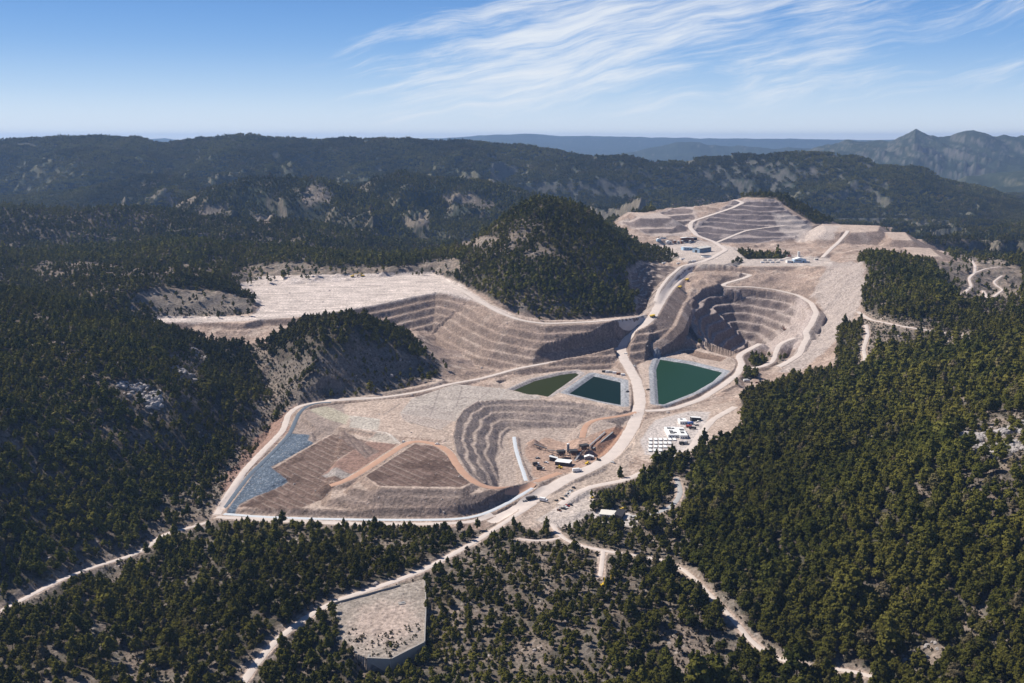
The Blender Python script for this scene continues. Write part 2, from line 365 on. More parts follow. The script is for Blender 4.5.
# walled platform down by the track
PLAT = [(334,604,-2),(424.5,578.5,-2),(426,606,-2),(424.5,643,-2),(391,660,-2),(368,659,-2),(355,655,-3),(350,645,-3),(336.5,640,-3)]
pp = dens([C(*p) for p in PLAT], 6.0); w = window(pp, 30); x, y = Xg[w], Yg[w]
d, ze, ins = segdist(x, y, pp)
north = y > C(380, 606, -2)[1]
zlow = -10.5 + 0 * x
t = sstep(3, 26, d)
side = np.where(y < C(380, 640, -2)[1], 1.0, 0.0) * sstep(C(352, 650, -2)[0], C(366, 650, -2)[0], x)
side = np.maximum(side, sstep(C(424, 640, -2)[0] - 1, C(425, 640, -2)[0], x) * sstep(C(424, 590, -2)[1], C(424, 640, -2)[1], y))
Z[w] = np.where(ins, -2 + .35 * fbm(x, y, 14, 3, 5), np.where(d < 30, (-2.4 * (1 - side) + zlow * side) * (1 - t) + Z[w] * t, Z[w]))
SOIL[w] = np.where(ins, 1, SOIL[w])

# ------------------------------------------------------------------ roads
road([(442,280,79),(462,290,75),(482,303,68),(500,313,62),(520,320.5,57),(545,324,54.5),(590,322,54.5),(632,318.5,56),(648,315,56.5)], 9, 'haul_road', reach=20)
road([(700,262,84),(694,267,76),(688,272,70),(680,279,65),(672,287,62),(664,297,59),(658,307,57.5),(653,316,55),(642,327,44),(628,337,31),(621,347,19),(623,358,14),(630,370,10),(636,380,8),(639,392,7),(640,404,6),(637,417,5),(631,430,4),(623,443,3),(612,456,2),(592,468,1),(566,479,0),(540,495,-1),(510,514,-3),(490,523,-4)], 14, 'haul_road', reach=40, smooth=4, cut=3.0, fb=(14,6,.66), label=None)
road([(697,264),(712,258),(726,250),(714,242),(697,236),(690,228),(691,222),(700,219),(718,213),(733,208),(743,203),(735,200)], 11, 'haul_road', reach=14, dmin=1700)
road([(716,243),(728,238),(745,231),(765,228),(785,226)], 8, 'haul_road', reach=8, dmin=1700)
road([(684,273.5,69),(710,272.5,71),(735,273,72),(752,275,70),(742,279,66),(727,283,60),(721,286,57),(732,287.3,56),(750,287,56),(776,290,52),(798,295.5,48),(811,303,46),(816.5,313,43),(811,325,36),(805,333,31),(808,337,29),(803,345,23),(800,354,17),(790,361,11),(778,367,8)], 9, 'haul_road', reach=9, smooth=3)
road([(760,344,14),(748,350,9),(738,356,8),(742,364,7),(738,374,6),(722,386,5),(700,400,5),(670,410,5),(645,411,5.5)], 9, 'pond_road', reach=16)
road([(795,338,26),(780,343,20),(776,352,14),(773,362,9),(760,368,8),(742,368,7)], 7, 'pit_road', reach=10)
road([(648,470,4),(622,482,3),(600,484,2),(578,491,1),(560,505,0)], 7, 'dirt_road', reach=10)
road([(622,347,19),(600,355,14),(560,361,11),(520,368,10),(480,379,11),(450,384,12),(420,392,10),(380,398,9),(330,401,8),(300,405,7),(288,414,5),(284,430,2),(262,452,-1),(245,470,-3),(228,495,-6),(217,515,-8)], 7, 'perimeter_road', reach=14)
road([(217,517,-8),(260,520,-8),(350,524,-5),(430,524,-3),(475,523,-3),(492,515,-3)], 6, 'perimeter_road', reach=12)
road([(440,380,15),(430,384,14),(400,390,12),(360,397,10),(330,399,9)], 6, 'perimeter_road', ribbon=False, reach=12)
road([(330,486,7),(345,482,9),(360,473,12),(385,457,14),(405,444,15.5),(412,440,16.5),(436,443.5,17),(450,452,17),(457,466,15.5),(470,480,13),(486,489,10),(508,488.5,7),(528,485,4),(545,478,1),(560,473,0)], 7.5, 'heap_road', reach=14, mat='redroad')
road([(582,438,2),(585,425,6),(594,419,8),(610,418,8),(628,415,7),(637,412,6)], 7, 'heap_road', reach=10, mat='redroad')
road([(668,457),(690,450),(700,435),(712,420),(735,407)], 8, 'service_road', reach=10, smooth=4)
road([(0,611.5),(15,604),(30,595),(45,588),(60,580),(75,574),(90,568),(110,562),(135,555),(150,547),(158,537),(165,532),(185,530),(208,522)], 4.2, 'dirt_track', reach=10, step=8)
road([(243,683),(248,675),(262,655),(285,632),(310,615),(333,601.5),(360,593),(390,583),(425,570),(447,557),(470,545),(490,532),(510,519),(535,503)], 5.2, 'dirt_track', reach=10, step=8)
road([(552,524),(560,537),(575,545),(600,550),(620,554),(650,557),(672,563),(690,574),(705,590),(722,608),(738,624),(750,642),(765,654),(790,664),(812,668),(850,669),(872,677)], 4.0, 'dirt_track', reach=10, step=8)
road([(603,551),(602,562),(600,577)], 3.5, 'dirt_track', reach=8)
road([(560,538),(545,543),(530,541),(520,539)], 3.0, 'dirt_track', reach=8)
road([(598,515),(625,517),(650,516),(672,508),(682,492),(676,478)], 4.5, 'gravel_road', reach=9, mat='gravel')
road([(660,300),(664,292),(668,284),(680,272)], 5, ribbon=False, reach=5, name='x') if False else None
road([(866,325),(868,335),(863,350),(866,360),(858,370)], 5, 'dirt_track', reach=8, dmin=1000, dmax=1700)
road([(858,312),(870,320),(900,326),(930,331),(965,336)], 7, 'dirt_track', reach=10, dmin=1000, dmax=1700)
road([(970,258),(975,266),(975,273),(968,279),(972,286),(962,295),(958,299)], 5, 'dirt_track', reach=8, dmin=1500)
road([(975,273),(985,269),(1000,267)], 4, 'dirt_track', reach=8, dmin=1500)
road([(1002,276),(992,283),(1003,290),(992,298)], 4, 'dirt_track', reach=8, dmin=1500)
road([(983,291),(987,297),(980,303),(973,307)], 5, 'dirt_track', reach=8, dmin=1500)
road([(822,258),(832,248),(838,243),(845,235),(848,231)], 8, 'haul_road', reach=10, dmin=1800, dmax=2900)
road([(775,262),(790,257),(810,259),(835,262)], 7, 'haul_road', reach=8, dmin=1700, dmax=2600)
road([(655,302,61),(659,290,66),(668,278,72),(682,266,81),(700,262,84)], 6, 'dirt_track', reach=8)

road([(331,402.5,8),(312,403,8),(300,411,6.5),(295,422,4.5),(290,434,1.5),(272,453,-2),(250,474,-4),(238,490,-6),(224,508,-8.5)], 4.5, 'drain_channel', reach=5, mat='lining_dark')
road([(224,514,-8),(262,517,-7),(320,519,-5),(380,520,-3.5),(440,520,-2.5),(474,518,-2),(492,511,-1.5),(508,503,-1),(522,494.5,-.5),(532,488,0)], 4.6, 'drain_channel', reach=5, mat='lining')
road([(514,437,-3),(515.5,448,-4),(519,460,-4.5),(524,474,-3),(526,481,-1)], 4.0, 'drain_channel', reach=4, mat='lining')
# ------------------------------------------------------------------ ground cover: where it is bare, what colour
def region(pix, soft=6.0, wb=5.0, seed=31, sc=26, **kw):
    pts = hits(pix, **kw) if not isinstance(pix, np.ndarray) else pix
    w = window(pts, soft + wb + 4); x, y = Xg[w], Yg[w]
    d, _, ins = segdist(x, y, pts)
    sd = np.where(ins, d, -d) + (wob(x, y, wb * 2, sc, seed) if wb else 0)
    return w, sstep(-soft * .5, soft * .5, sd)
FOREST = np.ones(Z.shape)
def bare(pix, v=0.0, **kw):
    w, m = region(pix, **kw); FOREST[w] = FOREST[w] * (1 - m) + v * m
# albedo of the natural floor under the trees
g1 = fbm(Xg, Yg, 45, 5, 201); g2 = fbm(Xg, Yg, 11, 4, 211); g3 = fbm(Xg, Yg, 160, 3, 221)
def mixc(c0, c1, m): return c0 * (1 - m[..., None]) + np.array(c1) * m[..., None]
ALB = np.zeros(Z.shape + (3,)); ALB[:] = (.11, .09, .072)
ALB = mixc(ALB, (.075, .07, .05), sstep(-.1, .3, g2))
ALB = mixc(ALB, (.21, .175, .15), sstep(.18, .45, g1 + .4 * g2) * .7)
# slopes
dZy = np.gradient(Z, axis=0) / np.gradient(YY)[:, None]
dZx = np.gradient(Z, axis=1) / (np.gradient(S)[None, :] * YY[:, None])
SLOPE = np.hypot(dZx, dZy)
# far hills: dark wood with crags
farw = sstep(2500, 3200, Yg)
ALB = mixc(ALB, (.040, .052, .034), farw * .93)
tex = fbm(Xg, Yg, 60, 4, 231)
ALB *= (1 + farw * .45 * tex)[..., None]
tf = fbm(Xg, Yg, 28, 3, 237)
hi_ = sstep(60, 200, Z) * (Xg > -.02 * Yg)
crag = sstep(.60, 1.0, SLOPE * .8 + .5 * tex + .75 * tf + .30 * hi_) * sstep(3000, 3900, Yg) * sstep(12500, 9500, Yg)
crag *= np.where(Xg > -.05 * Yg, 1.0, .25)
ALB = mixc(ALB, (.20, .175, .16), crag * .5)
spot = sstep(.34, .5, fbm(Xg, Yg, 110, 4, 241) + .3 * tex) * sstep(2500, 3000, Yg)
ALB = mixc(ALB, (.25, .21, .18), spot * .3)

# thinner woods and paler ground toward the sun: lit flanks put into the colour
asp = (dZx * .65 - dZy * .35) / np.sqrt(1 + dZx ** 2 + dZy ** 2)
dry = sstep(.05, .28, asp + .10 * tex) * sstep(1900, 2400, Yg) * sstep(9000, 6500, Yg)  # mask of the sun-facing flanks, taken from the aspect
ALB = mixc(ALB, (.115, .105, .065), dry * .8)  # sunlit tone painted into the ground colour
# big bare areas of the mine
MINE = [
 [(215,518),(236,485),(258,445),(284,408),(300,402),(330,398),(395,390),(430,378),(444,372),(520,362),(600,352),(640,330),(700,345),(760,340),(800,345),(838,356),(846,345),(838,370),(800,374),(770,388),(742,400),(745,428),(724,442),(700,450),(680,455),(664,462),(640,472),(605,484),(596,498),(575,510),(560,524),(535,533),(500,522),(480,531),(430,527),(350,526)],
 [(152,316),(245,317),(255,300),(232,287),(262,276),(350,274),(432,272),(455,280),(475,290),(500,303),(520,312),(560,319),(640,314),(650,300),(700,345),(640,352),(600,358),(540,364),(450,372),(440,374),(442,366),(420,345),(400,330),(380,322),(345,318),(300,322),(265,344),(230,346),(200,338),(165,328)],
 [(626,268),(645,262),(665,262),(690,255),(640,246),(612,224),(625,213),(655,212),(690,199),(735,197),(775,198),(795,212),(815,224),(855,223),(885,226),(915,238),(945,250),(960,262),(930,262),(900,258),(880,254),(862,258),(868,272),(860,290),(864,312),(850,330),(846,350),(800,380),(700,345),(650,320),(640,316),(634,308),(638,296),(628,284)],
]
for k, m in enumerate(MINE): bare(m, soft=5, wb=2.0, seed=31 + k, dmin=700)
FOREST *= (1 - sstep(.3, .8, SOIL)) * (1 - .55 * dry)  # fewer trees on the sun-facing flanks as well
def woods(pix, v=1.0, **kw):
    w, m = region(pix, **kw); keep = m * (SOIL[w] < .5); FOREST[w] = FOREST[w] * (1 - keep) + v * keep
woods([(858,262),(862,253),(880,250),(905,258),(930,262),(945,272),(960,290),(985,310),(1000,320),(980,330),(940,328),(900,321),(868,312),(862,298),(868,282),(872,268)], 1.15, dmin=1200, dmax=2100, wb=1)
woods([(838,330),(848,322),(860,335),(862,350),(858,368),(845,372),(836,360)], 1.1, wb=1, dmax=1800)
woods([(750,360),(758,353),(790,357),(786,366),(765,370),(752,366)], 1.1, wb=.5, dmax=1800)
woods([(735,376),(744,366),(758,368),(758,378),(742,380)], 1.1, wb=.5)
woods([(705,390),(716,383),(734,379),(738,384),(720,392),(708,398)], .7, wb=.5)
woods([(703,268),(722,262),(760,263),(778,267),(745,272),(715,273)], 1, wb=.5, dmin=1700) if False else None
woods([(722,258),(735,252),(760,254),(790,255),(785,262),(745,266),(725,263)], 1.0, wb=.5, dmin=1800)
woods([(270,345),(300,324),(345,316),(385,322),(408,338),(425,350),(400,358),(340,360),(290,362)], .95, wb=4, dmax=1500)
bare([(275,368),(300,355),(340,358),(400,356),(430,352),(445,370),(400,392),(330,400),(300,404),(285,402)], .22, wb=8, dmax=1500)
bare([(250,345),(268,350),(285,375),(300,402),(284,412),(268,395),(255,370)], .1, wb=4, dmax=1500)
# gully west of the heap, tracks and clearings in the woods
bare([(262,395),(285,405),(262,440),(240,480),(215,520),(195,530),(185,520),(205,490),(230,455),(245,420)], .10, wb=8, dmax=1500)
bare([(180,485),(200,480),(205,500),(170,530),(150,545),(130,545),(150,520)], .35, wb=9)
bare([(95,600),(115,585),(130,560),(110,565),(95,590),(85,625),(120,635),(150,660),(175,683),(130,683),(110,655),(80,640)], .25, wb=9)
bare([(150,318),(130,300),(170,300),(250,318),(240,322)], .3, wb=3, dmin=1200) if False else None
bare([(140,292),(185,288),(225,292),(250,300),(258,312),(250,318),(160,318),(125,312)], .13, wb=5, dmin=1250, dmax=1900)
bare([(225,275),(250,266),(300,262),(330,268),(400,266),(440,262),(470,270),(440,276),(350,276),(260,284),(232,285)], .12, wb=6, dmin=1500, dmax=2300)
bare([(35,262),(90,262),(140,268),(215,262),(235,275),(200,278),(140,277),(60,282),(30,275)], .35, wb=10, dmin=1500, dmax=2300)
bare([(462,240),(480,237),(500,238),(498,244),(475,250),(455,250)], .03, wb=2, dmin=1300)
bare([(420,262),(455,258),(470,268),(450,275),(425,272)], .1, wb=3, dmin=1500, dmax=2300)
bare([(500,318),(520,310),(560,322),(590,323),(555,326),(515,322)], .05, wb=2, dmax=1800)
bare([(930,258),(960,254),(1000,258),(1023,270),(1023,322),(990,318),(960,300),(940,275)], .08, wb=6, dmin=1450, dmax=3200)
bare([(965,325),(1000,300),(1024,295),(1024,312),(985,322)], .2, wb=4, dmin=1100, dmax=2200)
bare([(868,312),(900,321),(935,328),(975,334),(966,342),(930,334),(895,332),(868,336),(862,322)], .05, wb=2, dmax=1800)
bare([(866,334),(900,332),(950,340),(965,348),(945,354),(900,352),(872,356)], .22, wb=4, dmax=1800)
bare([(960,428),(985,418),(1030,412),(1030,474),(988,470),(958,456)], 0.16, wb=4)
bare([(900,660),(925,645),(960,640),(950,655),(925,672),(905,680)], .12, wb=4)
bare([(655,640),(700,632),(740,655),(750,683),(650,683)], .3, wb=12)
bare([(505,640),(535,640),(552,660),(545,672),(515,668)], .12, wb=5)
bare([(655,500),(690,470),(690,455),(700,500),(680,560),(650,560),(620,545),(630,510)], .32, wb=14)
bare([(560,500),(600,484),(650,470),(660,480),(600,500),(565,530)], .3, wb=6)
bare([(538,541),(550,545),(552,575),(556,600),(540,612),(532,606),(545,590),(540,565)], .12, wb=7, soft=4)
bare([(505,545),(540,538),(542,543),(512,552),(498,572),(490,570)], .2, wb=5, soft=4)
bare([(535,520),(560,505),(585,497),(595,500),(590,515),(570,530),(552,528)], .0, wb=2)
bare([(590,512),(625,510),(640,520),(632,528),(598,522)], .03, wb=2)
bare([(352,655),(362,650),(372,662),(410,668),(420,660),(400,676),(360,680)], .15, wb=2)
bare([(365,536),(395,538),(410,545),(385,552),(368,548)], .15, wb=4)
bare([(280,526),(300,530),(300,545),(278,540)], .3, wb=5)
bare([(108,381),(140,380),(172,398),(170,424),(140,420),(112,402)], 0.18, wb=4, dmax=1300)
bare([(172,366),(196,366),(200,384),(182,386)], .05, wb=3, dmax=1300)
bare([(165,355),(200,350),(210,365),(185,372)], .3, wb=4, dmax=1400)
bare([(880,230),(960,240),(1000,262),(960,275),(920,262)], .35, wb=5, dmin=2300, dmax=3200) if False else None
# sparse scrub in the middle of the foreground
for pl in ([(165,192),(186,188),(200,196),(190,204),(165,203)],[(192,210),(225,204),(228,214),(200,217)],[(296,190),(322,184),(335,196),(318,208),(300,200)],[(140,184),(158,180),(160,186),(146,188)],[(430,196),(470,192),(500,204),(480,210)],[(250,218),(275,216),(270,224),(255,224)],[(405,222),(425,215),(430,225),(415,232)]):
    bare(pl, .12, wb=14, soft=20, sc=60, dmin=2200, dmax=4600)
SPARSE = np.ones(Z.shape)
for poly, v in [([(430,560),(500,535),(640,545),(700,600),(740,640),(740,683),(430,683)], .6), ([(870,400),(930,380),(1024,380),(1024,420),(960,430),(900,425)], .6)]:
    w, m = region(poly, soft=30, wb=12); SPARSE[w] *= 1 - m * (1 - v)
FOREST *= SPARSE
# natural thin places
FOREST *= 1 - .75 * sstep(.16, .42, fbm(Xg, Yg, 75, 4, 301)) * (1 - .45 * sstep(2000, 2600, Yg))
for (pts, wd, *_r) in ROADS:
    w = window(pts, wd + 6); d, _, _ = segdist(Xg[w], Yg[w], pts, False)
    FOREST[w] *= sstep(wd * .5 + 2.5, wd * .5 + 8, d)
    mm = sstep(wd * .5 + 7, wd * .5 + 1, d + 3 * g2[w]) * .6
    ALB[w] = mixc(ALB[w], (.36, .31, .27), mm)
# bare natural ground shows pale soil and litter
nb = np.clip(1 - FOREST, 0, 1) * sstep(4600, 3900, Yg)
soilc = mixc(np.broadcast_to(np.array([.26, .205, .165]), ALB.shape), (.17, .145, .12), sstep(-.15, .25, g2 + .5 * g1))
ALB = ALB * (1 - nb[..., None] * .85) + soilc * (nb * .85)[..., None]
# pale boulder debris
rk = sstep(.30, .42, fbm(Xg, Yg, 5.5, 3, 311)) * nb
ALB = mixc(ALB, (.38, .33, .30), rk * .7)

# machine-moved earth
E = np.zeros(Z.shape + (3,)); E[:] = (.33, .265, .23)
E = mixc(E, (.27, .215, .185), sstep(-.2, .3, fbm(Xg, Yg, 90, 4, 401)))
E = mixc(E, (.42, .36, .32), sstep(.0, .4, fbm(Xg, Yg, 38, 4, 411)) * .7)
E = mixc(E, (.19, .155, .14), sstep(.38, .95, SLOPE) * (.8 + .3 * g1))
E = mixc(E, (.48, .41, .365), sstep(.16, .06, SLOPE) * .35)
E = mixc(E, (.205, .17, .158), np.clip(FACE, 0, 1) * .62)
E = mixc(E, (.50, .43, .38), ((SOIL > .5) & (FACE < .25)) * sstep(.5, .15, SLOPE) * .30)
rill = fbm(Xg * 1.0, Yg * .12, 5.0, 3, 421)
E *= (1 + (.16 + .34 * np.clip(FACE, 0, 1)) * rill + .16 * g2 + .22 * fbm(Xg, Yg, 3.2, 2, 431) * (Yg < 1900))[..., None]
E *= np.array([1.06, .99, .925])
INM = np.clip(np.maximum(SOIL, 0), 0, 1)
for k, m in enumerate(MINE):
    w, mm = region(m, soft=4, wb=1.5, seed=31 + k, dmin=700); INM[w] = np.maximum(INM[w], mm * (FOREST[w] < .25))
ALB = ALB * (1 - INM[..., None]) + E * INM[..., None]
TAG = {}
def paint(pix, c, a=1.0, soft=3, wb=1.0, key=None, only=None, **kw):
    if isinstance(pix, list) and len(pix[0]) == 3: pix = dens([C(*p) for p in pix], 8)
    w, m = region(pix, soft=soft, wb=wb, **kw); m = m * a
    if only is not None: m = m * only[w]
    ALB[w] = mixc(ALB[w], c, m)
    if key: TAG[key] = (w, m > .5)
    return w, m
natural = (SOIL < .5) * 1.0
# knoll toe and cleared slopes: grey brown
paint([(275,368),(300,352),(345,350),(400,352),(432,354),(445,370),(400,392),(330,400),(300,404),(285,402)], (.17,.145,.125), .6, soft=8, wb=6, dmax=1500)
# dump top: very pale
paint([(152,316),(250,316),(262,306),(232,287),(262,276),(350,274),(432,272),(460,284),(490,304),(520,318),(470,300),(440,293),(385,304),(330,314),(262,320),(200,323),(152,323)], (.56,.48,.43), .85, soft=4, dmin=1300)
w, m = region([(152,316),(250,316),(262,306),(232,287),(262,276),(350,274),(432,272),(460,284),(440,293),(385,304),(330,314),(262,320),(200,323),(152,323)], soft=4, wb=1, dmin=1300)
trk = fbm(Xg[w] * .06 + Yg[w] * .02, Yg[w] * .30, 3.0, 3, 441); ALB[w] *= (1 + .45 * trk * m)[..., None]
paint([(283,412),(295,405),(286,432),(262,452),(240,478),(226,496),(222,486),(240,455),(262,432)], (.27,.165,.13), .75, soft=5, wb=4, dmax=1500)
paint([(145,296),(185,291),(225,295),(250,303),(256,312),(160,316),(135,310)], (.20,.17,.145), .8, soft=8, wb=3, dmin=1250, dmax=1900)
# pit walls: darker tone at the west and north, pale sandy slope to the east
paint([(699,340),(681,314),(692,296),(725,287),(776,292),(798,297),(775,330),(745,352),(715,345)], (.27,.215,.2), .75, soft=6, wb=6, dmin=1300)
paint([(800,297),(815,313),(800,350),(750,352),(776,330),(782,310)], (.42,.35,.32), .8, soft=12, wb=6, dmin=1300)
paint([(830,262),(862,262),(866,290),(850,330),(800,372),(780,372),(806,336),(822,310),(812,295)], (.37,.315,.285), .8, soft=8, wb=4, dmin=1200)
# upper workings
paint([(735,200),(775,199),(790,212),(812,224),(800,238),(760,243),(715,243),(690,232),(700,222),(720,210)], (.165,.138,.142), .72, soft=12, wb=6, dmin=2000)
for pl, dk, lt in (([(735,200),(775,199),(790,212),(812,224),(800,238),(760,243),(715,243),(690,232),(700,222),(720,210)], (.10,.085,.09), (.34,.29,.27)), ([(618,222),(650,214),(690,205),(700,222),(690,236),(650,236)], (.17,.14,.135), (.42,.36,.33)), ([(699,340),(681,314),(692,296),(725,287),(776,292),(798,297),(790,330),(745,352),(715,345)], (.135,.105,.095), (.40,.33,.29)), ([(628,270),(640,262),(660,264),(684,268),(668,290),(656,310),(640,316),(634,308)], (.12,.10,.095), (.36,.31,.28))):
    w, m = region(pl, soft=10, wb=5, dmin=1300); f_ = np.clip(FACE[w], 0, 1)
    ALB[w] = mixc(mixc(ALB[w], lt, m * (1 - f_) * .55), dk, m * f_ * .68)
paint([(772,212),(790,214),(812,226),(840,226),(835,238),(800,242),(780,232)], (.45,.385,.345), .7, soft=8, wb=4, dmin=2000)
# ponds' margins
for kx, (pts, zw) in POND.items():
    w = window(pts, 14); d, _, ins = segdist(Xg[w], Yg[w], pts)
    lin = np.where(ins, 1.0, sstep(6.8, 4.8, d)) if kx in ('large', 'dark') else np.where(ins, 1.0, sstep(4, 2.5, d))
    if kx == 'empty': ALB[w] = mixc(ALB[w], (.22, .155, .12), ins * 1.0); continue
    ALB[w] = mixc(ALB[w], (.30, .31, .33), lin * (.92 if kx != 'olive' else .5))
    TAG['pond_liner_' + kx] = (w, (lin > .5))
# leach heap fields
paint([(225,512,-6),(257,466,-2),(286,434,3),(300,412,6),(316,405,9),(345,406,10),(345,425,10),(330,433,8),(271,467,2),(289,479,3),(262,493,-1),(238,506,-4)], (.25,.2,.175), .8)
w, m = paint([(226,511,-6),(258,466,-2),(291,432,3),(310,434,6),(308,439,6),(314,442,6),(271,466,2),(288,478,3),(279,485,2),(258,494,-1),(240,502,-3),(234,512,-5)], (.10,.125,.16), 1, soft=1.5, wb=.5, key='liner_sheet')
lt = sstep(.28, .34, fbm(Xg[w], Yg[w], 2.2, 2, 501)) * m * .35
ALB[w] = mixc(ALB[w], (.45, .48, .52), lt)
def field(pix, c, axis_px, n, key, stripe=(.30,.24,.20), sw=.16, amp=.8):
    """brown field ruled with thin pale drip lines parallel to a surveyed line"""
    w, m = paint(pix, c, 1, soft=1.5, wb=.6, key=key)
    a, b = [np.array(C(*p)) for p in axis_px]; u = (b - a)[:2]; L = np.hypot(*u); nrm = np.array([-u[1], u[0]]) / L
    q = (Xg[w] - a[0]) * nrm[0] + (Yg[w] - a[1]) * nrm[1] + .8 * fbm(Xg[w], Yg[w], 25, 2, 511)
    f = np.abs((q / n) % 1 - .5)
    ln = sstep(.5 - sw, .5, f) * m * amp * (0.55 + .45 * sstep(-.2, .1, fbm(Xg[w], Yg[w], 30, 2, 517)))
    ALB[w] = mixc(ALB[w], stripe, ln)
    Z[w] += m * .35 * np.cos(q / n * 2 * np.pi) * -1
    bl = sstep(.05, .3, fbm(Xg[w], Yg[w], 30, 3, 521)) * m
    ALB[w] = mixc(ALB[w], np.array(c) * .72, bl)
field([(238,506,-4),(263,494,-2),(289,479,3),(272,467,3),(333,433,8),(367,440,10),(322,468,8),(350,477,9),(325,492,6),(300,508,0),(265,509,-2)], (.165,.115,.095), [(284,484,2),(312,498,2)], 8.5, 'leach_field')
paint([(322,468,8),(367,440,10),(398,441,13),(350,475,9)], (.24,.15,.12), .9)
paint([(322,469,8),(333,465,8),(357,474,9),(348,478,9)], (.30,.27,.25), .9)
field([(366,476,14),(379,486,15),(460,487,15),(472,482,14.5),(459,474,15),(456,461,16),(434,446,17),(415,444,16)], (.16,.11,.092), [(378,464,14.5),(418,482,14.5)], 9, 'leach_field')
field([(366,452,14),(380,446,14),(366,441,12),(345,430,10),(335,432,10)], (.2,.15,.13), [(366,452,14),(345,430,10)], 6.5, 'x')
paint([(400,412,15),(412,398,16),(455,384,19),(500,388,17),(540,396,16),(540,399,16),(478,400,19),(462,410,19),(456,418,18.5)], (.40,.35,.31), .9, soft=2)
for a, b in [((412,400,16),(455,414,18)),((405,408,15),(500,391,17)),((430,392,17),(480,399,19))]:
    pts = dens([C(*a), C(*b)], 5)[:6]; 
paint([(330,500,5),(380,505,5),(470,507,5),(530,490,5),(500,492,8),(470,490,14),(380,489,14),(352,486,12)], (.2,.155,.135), .7, soft=2)
paint([(456,452,18),(453,436,18),(456,420,18.5),(463,409,19),(478,400.5,19),(504,398.5,18.5),(567,400.5,17),(590,403,15.5),(620,411.5,11),(633,417,7),(622,440,4),(585,468,0),(542,482,-1),(504,488.5,8),(470,476,15)], (.33,.27,.235), .6)
paint([(525,446,-5),(545,438,-5),(580,445,-3),(610,432,3),(628,425,4),(622,442,3),(600,462,1),(560,476,-1),(540,482,-1),(530,465,-4)], (.37,.25,.19), .85, soft=4, wb=3)
paint([(590,446,1),(606,432,4),(622,428,5),(618,440,4),(604,455,2),(596,456,1)], (.33,.19,.13), .85, soft=3, wb=2)
paint([(540,498,-1),(575,480,0),(610,460,2),(637,425,5),(645,440,5),(625,470,3),(600,486,2),(560,515,0),(530,530,-2)], (.43,.345,.285), .85, soft=3, wb=2)
paint([(470,440),(480,436),(500,470),(482,478),(472,470)], (.38,.32,.28), .5, soft=8) if False else None
# service yards almost white
paint([(535,520),(560,505),(590,488),(598,498),(590,512),(572,528),(552,528)], (.50,.43,.38), .9, soft=3)
paint([(590,512),(625,510),(640,520),(632,527),(598,522)], (.54,.48,.44), .9, soft=3)
paint([(655,420,6),(690,411,6),(710,412,7),(700,445,6),(672,455,6),(645,455,5),(640,440,5)], (.50,.45,.42), .8, soft=3)
paint([(640,246),(700,240),(745,250),(830,258),(832,266),(730,266),(700,268),(668,256)], (.50,.44,.40), .6, soft=8, dmin=1800)
# walled platform
w, m = paint([tuple(p) for p in PLAT], (.31,.265,.225), 1, soft=1, wb=0, key='yard')
c0 = C(385, 622, -2)
pk = sstep(32, 10, np.hypot(Xg[w] - c0[0], (Yg[w] - c0[1]) * .7) + 9 * fbm(Xg[w], Yg[w], 9, 3, 531)) * m
ALB[w] = mixc(ALB[w], (.44, .345, .29), pk * .9)
paint([(316,406,9),(335,410,10),(350,417,11),(346,425,11),(325,419,10),(311,412,9)], (.40,.365,.28), .8)
paint([(350,416,11.5),(380,419,12.5),(378,430,13),(350,427,12)], (.42,.385,.335), .8)
paint([(378,432,13),(395,436,14),(400,441,14),(366,437,12)], (.40,.36,.31), .7)
paint([(400,413,15),(425,404,16),(452,410,17.5),(455,417,18),(440,428,17),(405,420,15)], (.37,.315,.28), .7)
# perimeter drain lining along the heap
def strip(pix, wd, c, key=None, a=1.0, off=0):
    base = [C(*p) for p in pix]; pts = np.array(base)
    w = window(pts, wd + 2); d, _, _ = segdist(Xg[w], Yg[w], pts, False)
    m = sstep(wd * .5 + .6, wd * .5 - .2, d) * a; ALB[w] = mixc(ALB[w], c, m)
    if key: TAG[key] = (w, m > .5)
if 0: strip([(330,403,8),(308,404,8),(298,413,6),(294,424,4),(288,436,1),(270,455,-2),(248,476,-4),(236,492,-6),(224,508,-8)], 5, (.13,.15,.17), 'drain_west')
if 0: strip([(222,512,-9),(236,491,-6.5),(247,475,-5)], 1.8, (.6,.62,.62))
if 0: strip([(234,516,-7),(300,518,-6),(380,521,-4),(440,521,-3),(480,518,-3),(505,507,-2),(528,493,-1)], 6, (.46,.47,.48), 'drain_south')
if 0: strip([(514,437,5),(516,450,1),(521,465,0),(524,480,1)], 5, (.5,.5,.52))
for a, b, wd_, c in [((354,416.5,11.5),(379,420,12.5),1.6,(.62,.57,.51)),((362,429,12),(386,433,13),1.6,(.6,.55,.5)),((386,433,13),(404,441,14.5),1.4,(.6,.55,.5)),((384,414,13.5),(400,404,14.5),2,(.24,.2,.175)),((416,398,15.5),(468,396,18.5),1.2,(.26,.22,.2)),((404,406,15),(462,407,18),1.2,(.26,.22,.2)),((440,389,17.5),(430,414,16.5),1.2,(.26,.22,.2)),((462,387,18.5),(456,405,18),1.2,(.26,.22,.2)),((490,389,18),(478,399,18.8),1.2,(.26,.22,.2)),((505,389,17),(500,397,18),1.2,(.5,.45,.41)),((410,421,15),(452,431,17.5),1.6,(.25,.21,.18)),((345,428,11.5),(372,433,12.5),1.5,(.24,.2,.17))]:
    strip([a, b], wd_, c, a=.75)
ALB = np.clip(ALB, .01, .8)
